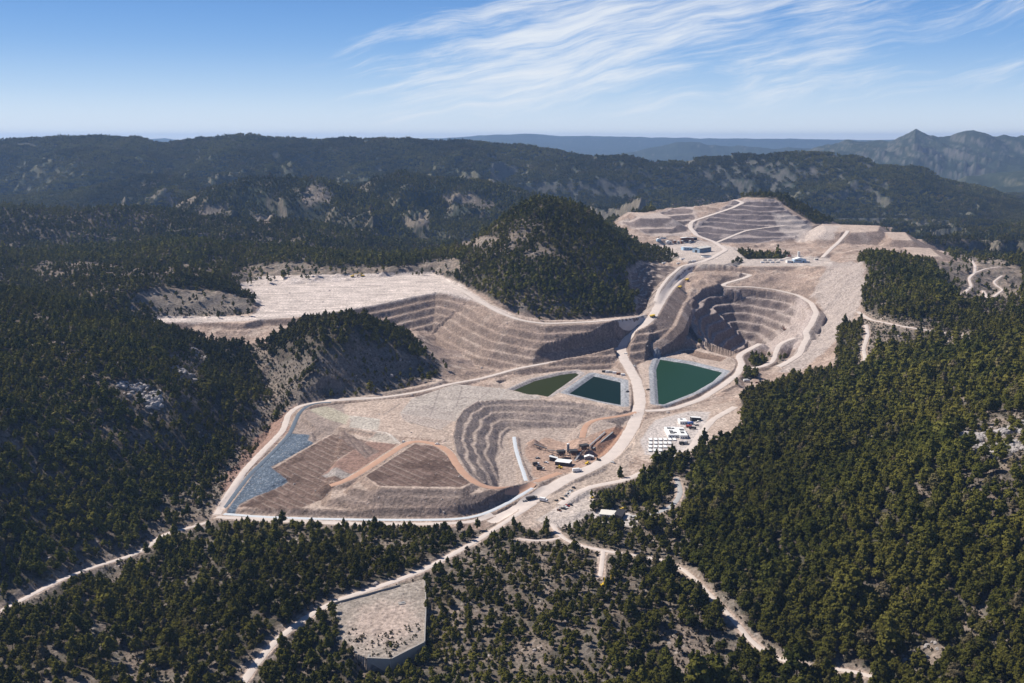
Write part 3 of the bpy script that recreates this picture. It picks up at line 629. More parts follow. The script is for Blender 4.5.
# ------------------------------------------------------------------ materials
def nodes(name, rough=.95, spec=.15):
    m = bpy.data.materials.new(name); m.use_nodes = True
    b = m.node_tree.nodes['Principled BSDF']; b.inputs['Roughness'].default_value = rough
    b.inputs['Specular IOR Level'].default_value = spec
    return m, m.node_tree, b
def N(nt, t, **kw):
    n = nt.nodes.new(t)
    for k, v in kw.items():
        if k in n.inputs: n.inputs[k].default_value = v
        else: setattr(n, k, v)
    return n
def mat(name, c, rough=.9, spec=.2, var=.18, scale=1.5, metal=0, bump=.0):
    m, nt, b = nodes(name, rough, spec)
    tc = N(nt, 'ShaderNodeTexCoord'); no = N(nt, 'ShaderNodeTexNoise'); no.inputs['Scale'].default_value = scale; no.inputs['Detail'].default_value = 4
    mx = N(nt, 'ShaderNodeMix', data_type='RGBA'); mx.inputs[6].default_value = (*[v * (1 - var) for v in c], 1); mx.inputs[7].default_value = (*[min(.9, v * (1 + var)) for v in c], 1)
    nt.links.new(tc.outputs['Object'], no.inputs['Vector']); nt.links.new(no.outputs['Fac'], mx.inputs[0]); nt.links.new(mx.outputs[2], b.inputs['Base Color'])
    b.inputs['Metallic'].default_value = metal
    if bump:
        bp = N(nt, 'ShaderNodeBump'); bp.inputs['Strength'].default_value = .6; bp.inputs['Distance'].default_value = bump
        nt.links.new(no.outputs['Fac'], bp.inputs['Height']); nt.links.new(bp.outputs[0], b.inputs['Normal'])
    return m
def ground_mat():
    m, nt, b = nodes('earth', 1.0, .0)
    at = N(nt, 'ShaderNodeAttribute', attribute_name='albedo')
    tc = N(nt, 'ShaderNodeNewGeometry')
    n1 = N(nt, 'ShaderNodeTexNoise'); n1.inputs['Scale'].default_value = .35; n1.inputs['Detail'].default_value = 6; n1.inputs['Roughness'].default_value = .65
    n2 = N(nt, 'ShaderNodeTexNoise'); n2.inputs['Scale'].default_value = .06; n2.inputs['Detail'].default_value = 5; n2.inputs['Roughness'].default_value = .7
    nt.links.new(tc.outputs['Position'], n1.inputs['Vector']); nt.links.new(tc.outputs['Position'], n2.inputs['Vector'])
    r1 = N(nt, 'ShaderNodeMapRange'); r1.inputs[1].default_value = .3; r1.inputs[2].default_value = .7; r1.inputs[3].default_value = .5; r1.inputs[4].default_value = 1.5
    nt.links.new(n1.outputs['Fac'], r1.inputs[0])
    r2 = N(nt, 'ShaderNodeMapRange'); r2.inputs[1].default_value = .3; r2.inputs[2].default_value = .7; r2.inputs[3].default_value = .82; r2.inputs[4].default_value = 1.16
    nt.links.new(n2.outputs['Fac'], r2.inputs[0])
    mu = N(nt, 'ShaderNodeMath', operation='MULTIPLY'); nt.links.new(r1.outputs[0], mu.inputs[0]); nt.links.new(r2.outputs[0], mu.inputs[1])
    vm = N(nt, 'ShaderNodeVectorMath', operation='SCALE'); nt.links.new(at.outputs['Color'], vm.inputs[0]); nt.links.new(mu.outputs[0], vm.inputs['Scale'])
    nt.links.new(vm.outputs[0], b.inputs['Base Color'])
    bp = N(nt, 'ShaderNodeBump'); bp.inputs['Strength'].default_value = 1; bp.inputs['Distance'].default_value = 1.6
    nt.links.new(n1.outputs['Fac'], bp.inputs['Height']); nt.links.new(bp.outputs[0], b.inputs['Normal'])
    return m
M = {}
M['earth'] = ground_mat()
M['road'] = mat('packed_pale_soil', (.56, .48, .425), 1, .05, .16, .12, bump=.3)
M['redroad'] = mat('packed_red_soil', (.44, .27, .19), 1, .05, .16, .12, bump=.3)
M['lining'] = mat('pale_lining', (.50, .52, .54), .8, .2, .15, .6)
M['lining_dark'] = mat('dark_lining', (.10, .125, .155), .6, .3, .35, .5)
M['gravel'] = mat('grey_gravel', (.36, .35, .34), 1, .05, .12, .2)

# ------------------------------------------------------------------ ground meshes
def tagobj(o, label=None, cat=None, group=None, kind=None):
    if label: o['label'] = label
    if cat: o['category'] = cat
    if group: o['group'] = group
    if kind: o['kind'] = kind
    return o
def quick_mesh(name, V, Fc, mats, parent=None, smooth=False, mi=None):
    me = bpy.data.meshes.new(name)
    V = np.asarray(V, np.float32); Fc = np.asarray(Fc, np.int32)
    me.vertices.add(len(V)); me.vertices.foreach_set('co', V.ravel())
    k = Fc.shape[1]
    me.loops.add(Fc.size); me.loops.foreach_set('vertex_index', Fc.ravel())
    me.polygons.add(len(Fc)); me.polygons.foreach_set('loop_start', np.arange(0, Fc.size, k, dtype=np.int32)); me.polygons.foreach_set('loop_total', np.full(len(Fc), k, np.int32))
    if mi is not None: me.polygons.foreach_set('material_index', np.asarray(mi, np.int32))
    me.update(calc_edges=True)
    me.polygons.foreach_set('use_smooth', np.full(len(Fc), smooth))
    for m in (mats if isinstance(mats, (list, tuple)) else [mats]): me.materials.append(m)
    o = bpy.data.objects.new(name, me); COL.objects.link(o)
    if parent: o.parent = parent
    return o
ci = np.arange(NY - 1)[:, None] * NS + np.arange(NS - 1)[None, :]
cellY = Yg[:-1, :-1]
own = np.zeros(ci.shape, np.int32)                       # 0 = ground, 1 = hills, 2.. = tagged
own[cellY > 2950] = 1
names = ['ground', 'hills']
for key, (w, m) in TAG.items():
    if key == 'x': continue
    names.append(key); full = np.zeros(Z.shape, bool); full[w] = m
    own[full[:-1, :-1] & (own == 0)] = len(names) - 1
V = np.stack([Xg, Yg, Z], -1).reshape(-1, 3); A4 = np.concatenate([ALB, np.ones(Z.shape + (1,))], -1).reshape(-1, 4).astype(np.float32)
for k, nm in enumerate(names):
    c = ci[own == k]
    if not len(c): continue
    q = np.stack([c, c + 1, c + 1 + NS, c + NS], -1)
    u, inv = np.unique(q, return_inverse=True)
    clean = 'leach_field' if nm.startswith('leach') else 'pond_liner' if nm.startswith('pond_liner') else 'drain_channel' if nm.startswith('drain') else nm
    o = quick_mesh(clean, V[u], inv.reshape(q.shape), M['earth'], smooth=True)
    ca = o.data.color_attributes.new('albedo', 'FLOAT_COLOR', 'POINT'); ca.data.foreach_set('color', A4[u].ravel())
    tagobj(o, kind='structure')
# roads
def ribbon(pts, wd, name, lift, mt, label):
    t = np.gradient(pts[:, :2], axis=0); t /= np.hypot(t[:, 0], t[:, 1])[:, None] + 1e-9
    nn = np.stack([-t[:, 1], t[:, 0]], -1); k = 5; rows_ = []
    sd = len(ROADS) * 3 + int(abs(pts[0, 0]))
    for j in range(k):
        f = j / (k - 1) * 2 - 1
        wv = wd * .5 * (1 + .16 * fbm(pts[:, 0], pts[:, 1], 14, 3, 600 + (j > 2) * 7)) * (1 + (.0 if abs(f) < 1 else .12 * perlin(pts[:, 0] / 4, pts[:, 1] / 4, 3 + j)))
        xy = pts[:, :2] + nn * (f * wv)[:, None]
        z = zat(xy[:, 0], xy[:, 1]) + lift + np.maximum(0, xy[:, 1] - 900) * .0005 + (0.0 if abs(f) < 1 else -.2)
        rows_.append(np.c_[xy, z])
    Vv = np.stack(rows_, 1); n = len(pts)
    idx = np.arange(n)[:, None] * k + np.arange(k)[None]
    q = np.stack([idx[:-1, :-1], idx[:-1, 1:], idx[1:, 1:], idx[1:, :-1]], -1).reshape(-1, 4)
    o = quick_mesh(name, Vv.reshape(-1, 3), q, M[mt], smooth=True); tagobj(o, kind='structure')
for rr in ROADS: ribbon(*rr)
# water
def water_mat(name, c):
    m, nt, b = nodes(name, .4, .045); b.inputs['Base Color'].default_value = (*c, 1); b.inputs['IOR'].default_value = 1.33
    tc = N(nt, 'ShaderNodeNewGeometry'); no = N(nt, 'ShaderNodeTexNoise'); no.inputs['Scale'].default_value = .5; no.inputs['Detail'].default_value = 4
    bp = N(nt, 'ShaderNodeBump'); bp.inputs['Strength'].default_value = .25; bp.inputs['Distance'].default_value = .12
    nt.links.new(tc.outputs['Position'], no.inputs['Vector']); nt.links.new(no.outputs['Fac'], bp.inputs['Height']); nt.links.new(bp.outputs[0], b.inputs['Normal'])
    return m
pts, zw = POND['large']; V3 = [(*pts[:, :2].mean(0), zw - .012)] + [(p[0], p[1], zw - .012) for p in pts]
tagobj(quick_mesh('pond_shallows', V3, [(0, 1 + i, 1 + (i + 1) % len(pts)) for i in range(len(pts))], water_mat('shallows', (.10, .13, .03))), kind='structure')
for kx, c in (('olive', (.028, .034, .008)), ('dark', (.005, .016, .012)), ('large', (.012, .040, .018))):
    pts, zw = POND[kx]
    k_ = .965 if kx == 'large' else 1.0
    cen = pts[:, :2].mean(0); V2 = [(cen[0], cen[1], zw)] + [(*(cen + (p[:2] - cen) * k_), zw) for p in pts]
    n = len(pts); o = quick_mesh('pond_water', V2, [(0, 1 + i, 1 + (i + 1) % n) for i in range(n)], water_mat('water_' + kx, c)); tagobj(o, kind='structure')
# ------------------------------------------------------------------ trees
def foliage_mat(name, c0, c1, c2):
    m, nt, b = nodes(name, 1, .0)
    oi = N(nt, 'ShaderNodeObjectInfo'); geo = N(nt, 'ShaderNodeNewGeometry')
    no = N(nt, 'ShaderNodeTexNoise'); no.inputs['Scale'].default_value = .011; no.inputs['Detail'].default_value = 3
    nt.links.new(geo.outputs['Position'], no.inputs['Vector'])
    dm = N(nt, 'ShaderNodeMapRange'); dm.inputs[1].default_value = .93; dm.inputs[2].default_value = .99; dm.inputs[4].default_value = .75; nt.links.new(oi.outputs['Random'], dm.inputs[0])
    md_ = N(nt, 'ShaderNodeMix', data_type='RGBA'); md_.inputs[7].default_value = (.15, .115, .08, 1); nt.links.new(dm.outputs[0], md_.inputs[0])
    n2 = N(nt, 'ShaderNodeTexNoise'); n2.inputs['Scale'].default_value = .9; n2.inputs['Detail'].default_value = 3; nt.links.new(geo.outputs['Position'], n2.inputs['Vector'])
    mr = N(nt, 'ShaderNodeMapRange'); mr.inputs[1].default_value = .4; mr.inputs[2].default_value = .62; nt.links.new(no.outputs['Fac'], mr.inputs[0])
    mx = N(nt, 'ShaderNodeMix', data_type='RGBA'); mx.inputs[6].default_value = (*c0, 1); mx.inputs[7].default_value = (*c1, 1); nt.links.new(oi.outputs['Random'], mx.inputs[0])
    m2 = N(nt, 'ShaderNodeMix', data_type='RGBA'); m2.inputs[7].default_value = (*c2, 1); nt.links.new(mx.outputs[2], m2.inputs[6])
    mm = N(nt, 'ShaderNodeMath', operation='MULTIPLY'); mm.inputs[1].default_value = .55; nt.links.new(mr.outputs[0], mm.inputs[0]); nt.links.new(mm.outputs[0], m2.inputs[0])
    n3 = N(nt, 'ShaderNodeTexNoise'); n3.inputs['Scale'].default_value = .0032; n3.inputs['Detail'].default_value = 3; nt.links.new(geo.outputs['Position'], n3.inputs['Vector'])
    s3 = N(nt, 'ShaderNodeMapRange'); s3.inputs[1].default_value = .38; s3.inputs[2].default_value = .62; s3.inputs[3].default_value = .72; s3.inputs[4].default_value = 1.4; nt.links.new(n3.outputs['Fac'], s3.inputs[0])
    sc = N(nt, 'ShaderNodeMapRange'); sc.inputs[1].default_value = .3; sc.inputs[2].default_value = .7; sc.inputs[3].default_value = .6; sc.inputs[4].default_value = 1.45; nt.links.new(n2.outputs['Fac'], sc.inputs[0])
    vm = N(nt, 'ShaderNodeVectorMath', operation='SCALE'); nt.links.new(m2.outputs[2], md_.inputs[6]); nt.links.new(md_.outputs[2], vm.inputs[0]); ml = N(nt, 'ShaderNodeMath', operation='MULTIPLY'); nt.links.new(sc.outputs[0], ml.inputs[0]); nt.links.new(s3.outputs[0], ml.inputs[1]); nt.links.new(ml.outputs[0], vm.inputs['Scale'])
    nt.links.new(vm.outputs[0], b.inputs['Base Color'])
    tr = N(nt, 'ShaderNodeBsdfTranslucent'); nt.links.new(vm.outputs[0], tr.inputs['Color'])
    ms = N(nt, 'ShaderNodeMixShader'); ms.inputs[0].default_value = .22; nt.links.new(b.outputs[0], ms.inputs[1]); nt.links.new(tr.outputs[0], ms.inputs[2])
    nt.links.new(ms.outputs[0], nt.nodes['Material Output'].inputs['Surface'])
    return m
M['needles'] = foliage_mat('pine_needles', (.046, .053, .012), (.120, .114, .024), (.150, .128, .028))
M['scrub'] = foliage_mat('dry_scrub', (.075, .065, .042), (.12, .095, .065), (.07, .075, .035))
M['bark'] = mat('bark', (.13, .095, .07), .95, .05, .3, 2)
M['rock'] = mat('pale_rock', (.36, .325, .305), .95, .1, .3, .25, bump=.5)
M['boulder'] = mat('grey_boulder', (.36, .31, .28), .95, .1, .3, .6)

def ico(sub):
    bm = bmesh.new(); bmesh.ops.create_icosphere(bm, subdivisions=sub, radius=1)
    v = np.array([q.co[:] for q in bm.verts]); f = np.array([[q.index for q in p.verts] for p in bm.faces]); bm.free(); return v, f
ICO = {k: ico(k) for k in (1, 2, 3)}
def crown(rg, lobes, nleaf, leaf, core, shape):
    """a pine's crown: needle tufts spread through overlapping rounded masses, over small shaded hearts"""
    R, H, z0 = shape; V, Fc = [], []; cnt = 0
    L = []
    for k in range(lobes):
        t = (k + .5) / lobes; h = z0 + (H - z0) * (t * .9 + .05)
        prof = (math.sin(math.pi * min(1, .18 + t * .86)) ** .7)
        a = k * 2.4 + rg.uniform(-.5, .5); off = R * .52 * prof * rg.uniform(.5, 1.1) * (1 - .7 * (t > .85))
        L.append((off * math.cos(a), off * math.sin(a), h, R * prof * rg.uniform(.45, .66), (H - z0) * rg.uniform(.13, .2)))
    v, f = ICO[core]
    for (x, y, z, r, hz) in L:
        jit = 1 + rg.uniform(-.25, .2, (len(v), 1))
        V.append(v * jit * np.array([r * .72, r * .72, hz * .72]) + np.array([x, y, z])); Fc.append(np.c_[f, f[:, 2]] + cnt); cnt += len(v)
    per = nleaf // lobes
    for (x, y, z, r, hz) in L:
        d = rg.normal(size=(per, 3)); d /= np.linalg.norm(d, axis=1)[:, None]; d[:, 2] = np.where(d[:, 2] < -.4, -d[:, 2], d[:, 2])
        p = d * np.array([r, r, hz]) * rg.uniform(.72, 1.12, (per, 1)) + np.array([x, y, z])
        nrm = d * 1.0 + rg.normal(size=(per, 3)) * .38; nrm[:, 2] += .35; nrm /= np.linalg.norm(nrm, axis=1)[:, None]
        a = np.cross(nrm, rg.normal(size=(per, 3))); a /= np.linalg.norm(a, axis=1)[:, None]; b = np.cross(nrm, a)
        s = leaf * rg.uniform(.6, 1.3, (per, 1))
        q = np.stack([p - a * s - b * s * .5, p + a * s * .3 - b * s + nrm * s * .25, p + a * s + b * s * .4, p - a * s * .2 + b * s * .9 - nrm * s * .2], 1).reshape(-1, 3)
        V.append(q); Fc.append(np.arange(per * 4).reshape(-1, 4) + cnt); cnt += per * 4
    return np.concatenate(V), np.concatenate(Fc)
def trunk(h, r, sides=6, lean=.03, limbs=()):
    V, Fc = [], []; lv = 5
    def tube(a, b, r0, r1, n):
        a, b = np.array(a, float), np.array(b, float); ax = b - a; ax /= np.linalg.norm(ax); p = np.cross(ax, [.3, .9, .1]); p /= np.linalg.norm(p); q = np.cross(ax, p)
        base = sum(len(t) for t in V); rr = []
        for k in range(n + 1):
            t = k / n; c = a + (b - a) * t; rad = r0 + (r1 - r0) * t
            rr.append([c + (p * math.cos(g) + q * math.sin(g)) * rad for g in np.arange(sides) * 2 * math.pi / sides])
        V.append(np.array(rr).reshape(-1, 3))
        for k in range(n):
            for s in range(sides): Fc.append([base + k * sides + s, base + k * sides + (s + 1) % sides, base + (k + 1) * sides + (s + 1) % sides, base + (k + 1) * sides + s])
    tube((0, 0, -.8), (h * lean, 0, h * .93), r, r * .22, lv)
    for (z, a, l) in limbs: tube((z * lean, 0, z), (z * lean + l * math.cos(a), l * math.sin(a), z + l * .45), r * .32, r * .1, 2)
    return np.concatenate(V), np.array(Fc)
def tree_mesh(name, rg, lobes, nleaf, leaf, core, shape, tr=.2, both=True, mt='needles'):
    cv, cf = crown(rg, lobes, nleaf, leaf, core, shape)
    limbs = [(shape[2] + (shape[1] - shape[2]) * t, rg.uniform(0, 6.28), shape[0] * .6) for t in (.1, .3, .5, .65)] if both != 'far' else ()
    tv, tf = trunk(shape[1], tr, 6 if both != 'far' else 4, rg.uniform(-.04, .04), limbs)
    return (cv, cf), (tv, tf)
def data_only(o):
    COL.objects.unlink(o); return o
PROTO = bpy.data.collections.new('tree_models')          # not linked to the scene: read only by the scatter nodes
def proto(coll, name, parts, mats, smooth=False):
    V = np.concatenate([p[0] for p in parts]); off = np.cumsum([0] + [len(p[0]) for p in parts])
    Fc = np.concatenate([p[1] + off[i] for i, p in enumerate(parts)]); mi = np.concatenate([np.full(len(p[1]), i) for i, p in enumerate(parts)])
    o = quick_mesh(name, V, Fc, mats, mi=mi, smooth=smooth); COL.objects.unlink(o); coll.objects.link(o); return o
rg = np.random.default_rng(5)
SHAPES = [(3.9, 9.6, 2.2), (3.3, 10.5, 2.2), (4.3, 9.0, 2.2), (2.7, 9.0, 1.8), (3.7, 11.4, 2.8), (4.1, 8.2, 1.9)]
near_parts = [tree_mesh('t', rg, 11, 620, .42, 1, s) for s in SHAPES]
cn = bpy.data.collections.new('pine_models_near'); cm = bpy.data.collections.new('pine_models_mid'); cf_ = bpy.data.collections.new('pine_models_far'); cc = bpy.data.collections.new('pine_clump_models'); csb = bpy.data.collections.new('scrub_models'); cbd = bpy.data.collections.new('boulder_models')
for i, s in enumerate(SHAPES):
    proto(cn, 'pine_near', near_parts[i], [M['needles'], M['bark']])
    proto(cm, 'pine_mid', tree_mesh('t', rg, 8, 190, .7, 1, s), [M['needles'], M['bark']])
    proto(cf_, 'pine_far', tree_mesh('t', rg, 5, 50, 1.15, 1, s, both='far'), [M['needles'], M['bark']])
for i in range(5):
    ps = []
    for k in range(5):
        c, t = tree_mesh('t', rg, 3, 18, 1.7, 1, SHAPES[rg.integers(6)], both='far'); a = k * 1.3; r_ = 0 if k == 0 else rg.uniform(5, 7.5)
        ps.append((c[0] * rg.uniform(.8, 1.15) + np.array([r_ * math.cos(a), r_ * math.sin(a), 0]), c[1]))
    proto(cc, 'pine_clump', ps, [M['needles']] * 5)
for i in range(5):
    proto(csb, 'scrub_bush', [crown(rg, 4, 60, .3, 1, (rg.uniform(.9, 1.5), rg.uniform(1.2, 2.2), .1))], [M['scrub']])
    v, f = ICO[2]; a = rg.uniform(-1, 1, (3, 3)); vv = v * (1 + .35 * np.sin(v @ a * 3.1 + i))[:, :1] * np.array([1.2, .9, .75]); vv = np.sign(vv) * np.abs(vv) ** .85
    proto(cbd, 'boulder', [(vv, np.c_[f, f[:, 2]])], [M['boulder']])

def scatter_group(coll):
    g = bpy.data.node_groups.new('scatter_' + coll.name, 'GeometryNodeTree')
    g.interface.new_socket('Geometry', in_out='INPUT', socket_type='NodeSocketGeometry'); g.interface.new_socket('Geometry', in_out='OUTPUT', socket_type='NodeSocketGeometry')
    gi = g.nodes.new('NodeGroupInput'); go = g.nodes.new('NodeGroupOutput')
    ip = g.nodes.new('GeometryNodeInstanceOnPoints'); ci_ = g.nodes.new('GeometryNodeCollectionInfo')
    ci_.inputs['Collection'].default_value = coll; ci_.inputs['Separate Children'].default_value = True; ci_.inputs['Reset Children'].default_value = True
    def at(name, t):
        n = g.nodes.new('GeometryNodeInputNamedAttribute'); n.data_type = t; n.inputs[0].default_value = name
        return [o for o in n.outputs if o.enabled and o.name == 'Attribute'][0]
    ip.inputs['Pick Instance'].default_value = True
    g.links.new(gi.outputs[0], ip.inputs['Points']); g.links.new(ci_.outputs[0], ip.inputs['Instance'])
    g.links.new(at('pick', 'INT'), ip.inputs['Instance Index']); g.links.new(at('turn', 'FLOAT_VECTOR'), ip.inputs['Rotation']); g.links.new(at('size', 'FLOAT_VECTOR'), ip.inputs['Scale'])
    g.links.new(ip.outputs[0], go.inputs[0]); return g
def scatter(name, coll, Pts, size, label, group=None):
    n = len(Pts)
    if not n: return
    me = bpy.data.meshes.new(name); me.vertices.add(n); me.vertices.foreach_set('co', Pts.astype(np.float32).ravel())
    a = me.attributes.new('pick', 'INT', 'POINT'); a.data.foreach_set('value', RNG.integers(0, len(coll.objects), n).astype(np.int32))
    a = me.attributes.new('turn', 'FLOAT_VECTOR', 'POINT'); t = np.zeros((n, 3), np.float32); t[:, 2] = RNG.uniform(0, 6.28, n); t[:, :2] = RNG.normal(0, .04, (n, 2)); a.data.foreach_set('vector', t.ravel())
    a = me.attributes.new('size', 'FLOAT_VECTOR', 'POINT'); s = np.stack([size * RNG.uniform(.85, 1.15, n), size * RNG.uniform(.85, 1.15, n), size * RNG.uniform(.85, 1.2, n)], -1).astype(np.float32); a.data.foreach_set('vector', s.ravel())
    o = bpy.data.objects.new(name, me); COL.objects.link(o)
    md = o.modifiers.new('scatter', 'NODES'); md.node_group = scatter_group(coll)
    tagobj(o, label, kind='stuff'); return o
def candidates(y0, y1, sp, margin=.12):
    out = []
    ny = int((y1 - y0) / (sp * .87))
    for i in range(ny):
        y = y0 + i * sp * .87; h = y * (.51 + margin) + 20; n = int(2 * h / sp)
        xs = -h + (np.arange(n) + .5 * (i % 2)) * sp; out.append(np.c_[xs, np.full(n, y)])
    p = np.concatenate(out); p += RNG.uniform(-.46, .46, p.shape) * sp; return p
def fld(F_, p): return zat(p[:, 0], p[:, 1], F_)
def pixel(p):
    x, y, z = p[..., 0], p[..., 1], p[..., 2] - ZC
    fz = y * CP - z * SP; up = y * SP + z * CP
    return 512 + F * x / fz, 341.5 - F * up / fz
def sizes(p):
    rt = sstep(40, 130, p[:, 0] - .05 * (p[:, 1] - 600)); lf = sstep(-60, -160, p[:, 0] + .1 * (p[:, 1] - 600))
    base = np.where(p[:, 1] > 1250, .82, .57 + .46 * rt + .20 * lf)
    base = base * (1 + .22 * fbm(p[:, 0], p[:, 1], 60, 2, 801))
    return base * RNG.lognormal(0, .27, len(p))
def thin(p, k=1.0, sharp=1.0):
    f = fld(FOREST, p); sl = fld(SLOPE, p)
    big = np.clip(sstep(40, 130, p[:, 0] - .05 * (p[:, 1] - 600)) * (p[:, 1] < 1150), 0, 1); mid_ = (p[:, 1] < 1150) * (1 - big) * sstep(-60, -160, p[:, 0] + .1 * (p[:, 1] - 600)); f = f * (1 - .27 * big) * (1 - .28 * mid_)
    return p[RNG.uniform(0, 1, len(p)) < np.clip(f * k, 0, 1) * np.clip(1.6 - sl, .15, 1)]
p1 = thin(candidates(430, 1150, 4.6), .9); p2 = thin(candidates(1150, 2150, 5.8), .88); p3 = thin(candidates(2150, 3500, 8.5), .95); p4 = candidates(3500, 6400, 16, .02)
def z3(p, dz=-.1): return np.c_[p, zat(p[:, 0], p[:, 1]) + dz]
RM = np.zeros(Z.shape)
for (pts, wd, nm_, *_r) in ROADS:
    if pts[:, 1].min() > 2300: continue
    w = window(pts, wd + 3); d, _, _ = segdist(Xg[w], Yg[w], pts, False); RM[w] = np.maximum(RM[w], d < wd * .5 + 1.5)
near_edge = np.zeros(len(p1))
for t_ in (4, 8, 12): near_edge = np.maximum(near_edge, fld(RM, p1 + p1 / np.linalg.norm(p1, axis=1)[:, None] * t_) * (1.15 - t_ / 20))
p1 = p1[RNG.uniform(0, 1, len(p1)) > near_edge]
near_edge = np.zeros(len(p2))
for t_ in (5, 10, 16, 22): near_edge = np.maximum(near_edge, fld(RM, p2 + p2 / np.linalg.norm(p2, axis=1)[:, None] * t_) * .85)
p2 = p2[RNG.uniform(0, 1, len(p2)) > near_edge]
p1, p2, p3, p4 = z3(p1), z3(p2), z3(p3), z3(p4)
sz1, sz2, sz3 = sizes(p1), sizes(p2), sizes(p3) * 1.25
# the far wood leaves its crags bare
cr4 = fld(crag, p4) + fld(spot, p4) + .45 * fld(dry, p4); p4 = p4[(RNG.uniform(0, 1, len(p4)) > cr4 * 1.2)]  # clumps also thinned on the sun-facing flanks
def blocked(p, lift=6.0, n=40):
    """hidden behind ground?"""
    t = np.linspace(.25, .985, n); b = np.zeros(len(p), bool)
    for k in t:
        q = p * k; zl = ZC + (p[:, 2] + lift - ZC) * k; ok = p[:, 1] * k > YY[0]
        b |= ok & (zat(q[:, 0], np.maximum(q[:, 1], YY[0] + 1)) > zl)
    return b
px, py = pixel(p1); app = sz1 * F / p1[:, 1]
vis = (px > 4) & (px < 1020) & (py < 681) & (py > 100) & ~blocked(p1)
order = np.argsort(-np.where(vis, app, -1))[:292]
one = np.zeros(len(p1), bool); one[order] = True
hero = p1[order]; hsz = sz1[order]; hpx, hpy = px[order], py[order]
near = p1[:, 1] < 900
scatter('pine_forest', cn, p1[~one & near], sz1[~one & near], 'dense dark green pine forest on the near slopes')
m2 = ~one & ~near; pm = np.concatenate([p1[m2], p2[p2[:, 1] < 1500]]); sm_ = np.concatenate([sz1[m2], sz2[p2[:, 1] < 1500]])
scatter('pine_forest', cm, pm, sm_, 'dark pine forest around the mine')
fm = p2[:, 1] >= 1500
scatter('pine_forest', cf_, np.concatenate([p2[fm], p3]), np.concatenate([sz2[fm], sz3]), 'dark pine forest on the hills behind the mine')
scatter('distant_forest', cc, p4, RNG.uniform(.9, 1.4, len(p4)), 'dark forest on the far ridges')
print('trees', len(p1), len(p2), len(p3), len(p4))
# scrub and boulders where the wood is thin
ps = candidates(430, 1500, 3.6); f = fld(FOREST, ps); inm = fld(INM, ps)
k = RNG.uniform(0, 1, len(ps)) < (.55 * (1 - np.clip(f, 0, 1)) + .12) * (inm < .3); dd = np.min([1.0]) 
ps = z3(ps[k]); rdm = fld(np.where(FOREST <= 0.0, 1.0, 0.0), ps[:, :2]); ps = ps[rdm < .4]
scatter('scrub', csb, ps, RNG.lognormal(-.05, .35, len(ps)), 'dry brown scrub between the pines')
yp = np.array([C(*p)[:2] for p in [(345,640,-2),(352,628,-2),(380,634,-2),(421,622,-2),(422,642,-2),(392,657,-2),(370,656,-2)]]); bb = RNG.uniform(yp.min(0), yp.max(0), (900, 2)); _d, _z, ii = segdist(bb[:, 0], bb[:, 1], np.c_[yp, yp[:, 0] * 0]); bb = bb[ii & (RNG.uniform(0, 1, 900) < .2)]
scatter('scrub', csb, z3(bb), RNG.lognormal(-.55, .4, len(bb)), 'weeds and dry bushes on the near half of the walled yard')
pb = candidates(430, 1700, 4.2); nbv = fld(rk, pb); kb = RNG.uniform(0, 1, len(pb)) < np.maximum(nbv * .8, .16 * (fld(INM, pb) > .6) * (fld(SLOPE, pb) > .12))
pb = z3(pb[kb], -.2); scatter('boulders', cbd, pb, np.where(fld(INM, pb[:, :2]) > .6, .55, 1.0) * RNG.lognormal(-.25, .45, len(pb)), 'pale grey boulders strewn over the bare ground')
# the largest pines in view, each a thing
crown_me, trunk_me = [], []
for i, (c, t) in enumerate(near_parts):
    a = quick_mesh('crown', c[0], c[1], M['needles']); b = quick_mesh('trunk', t[0], t[1], M['bark']); crown_me.append(a.data); trunk_me.append(b.data)
    for o in (a, b): bpy.data.objects.remove(o)
KINDW = ['rounded', 'tall', 'broad', 'slim', 'high crowned', 'low broad']
def zone(x, y):
    if x < 125: return 'in the bottom left corner wood'
    if x < 245: return 'between bare gully and pale track'
    if x < 335: return 'beside track left of walled yard'
    if x < 440: return 'right below the walled yard'
    if x < 520: return 'in wood right of walled yard'
    if x < 600: return 'around bottom centre grey clearing'
    if x < 680: return 'between grey clearing and stony patch'
    if x < 770: return 'below the winding dirt track'
    if x < 870: return 'above the end of dirt track'
    if x < 950: return 'beside pale gully at bottom right'
    return 'on slope at bottom right edge'
def pine(p, size, kind, label, group, rot=None):
    r = bpy.data.objects.new('pine_tree', None); COL.objects.link(r); r.location = p; r.rotation_euler = (0, 0, random.uniform(0, 6.28) if rot is None else rot); r.scale = (size, size, size)
    r.empty_display_size = .5; tagobj(r, label, 'pine tree', group)
    for nm, me in (('crown', crown_me[kind]), ('trunk', trunk_me[kind])):
        o = bpy.data.objects.new(nm, me); COL.objects.link(o); o.parent = r
    return r
for i in range(len(hero)):
    k = int(RNG.integers(6)); zn = zone(hpx[i], hpy[i]); row = 'lower' if hpy[i] > 655 else 'upper'
    lb = f'{KINDW[k]} green pine {zn}, {row} rows'
    pine(Vector(hero[i]), float(hsz[i]), k, lb, f'{KINDW[k]} pines, {row} rows, {zn}')
yt = hit(391, 649); pine(Vector((yt[0], yt[1], float(zat(yt[0], yt[1])))), .55, 3, 'small slim dark tree standing alone inside the walled yard', None)
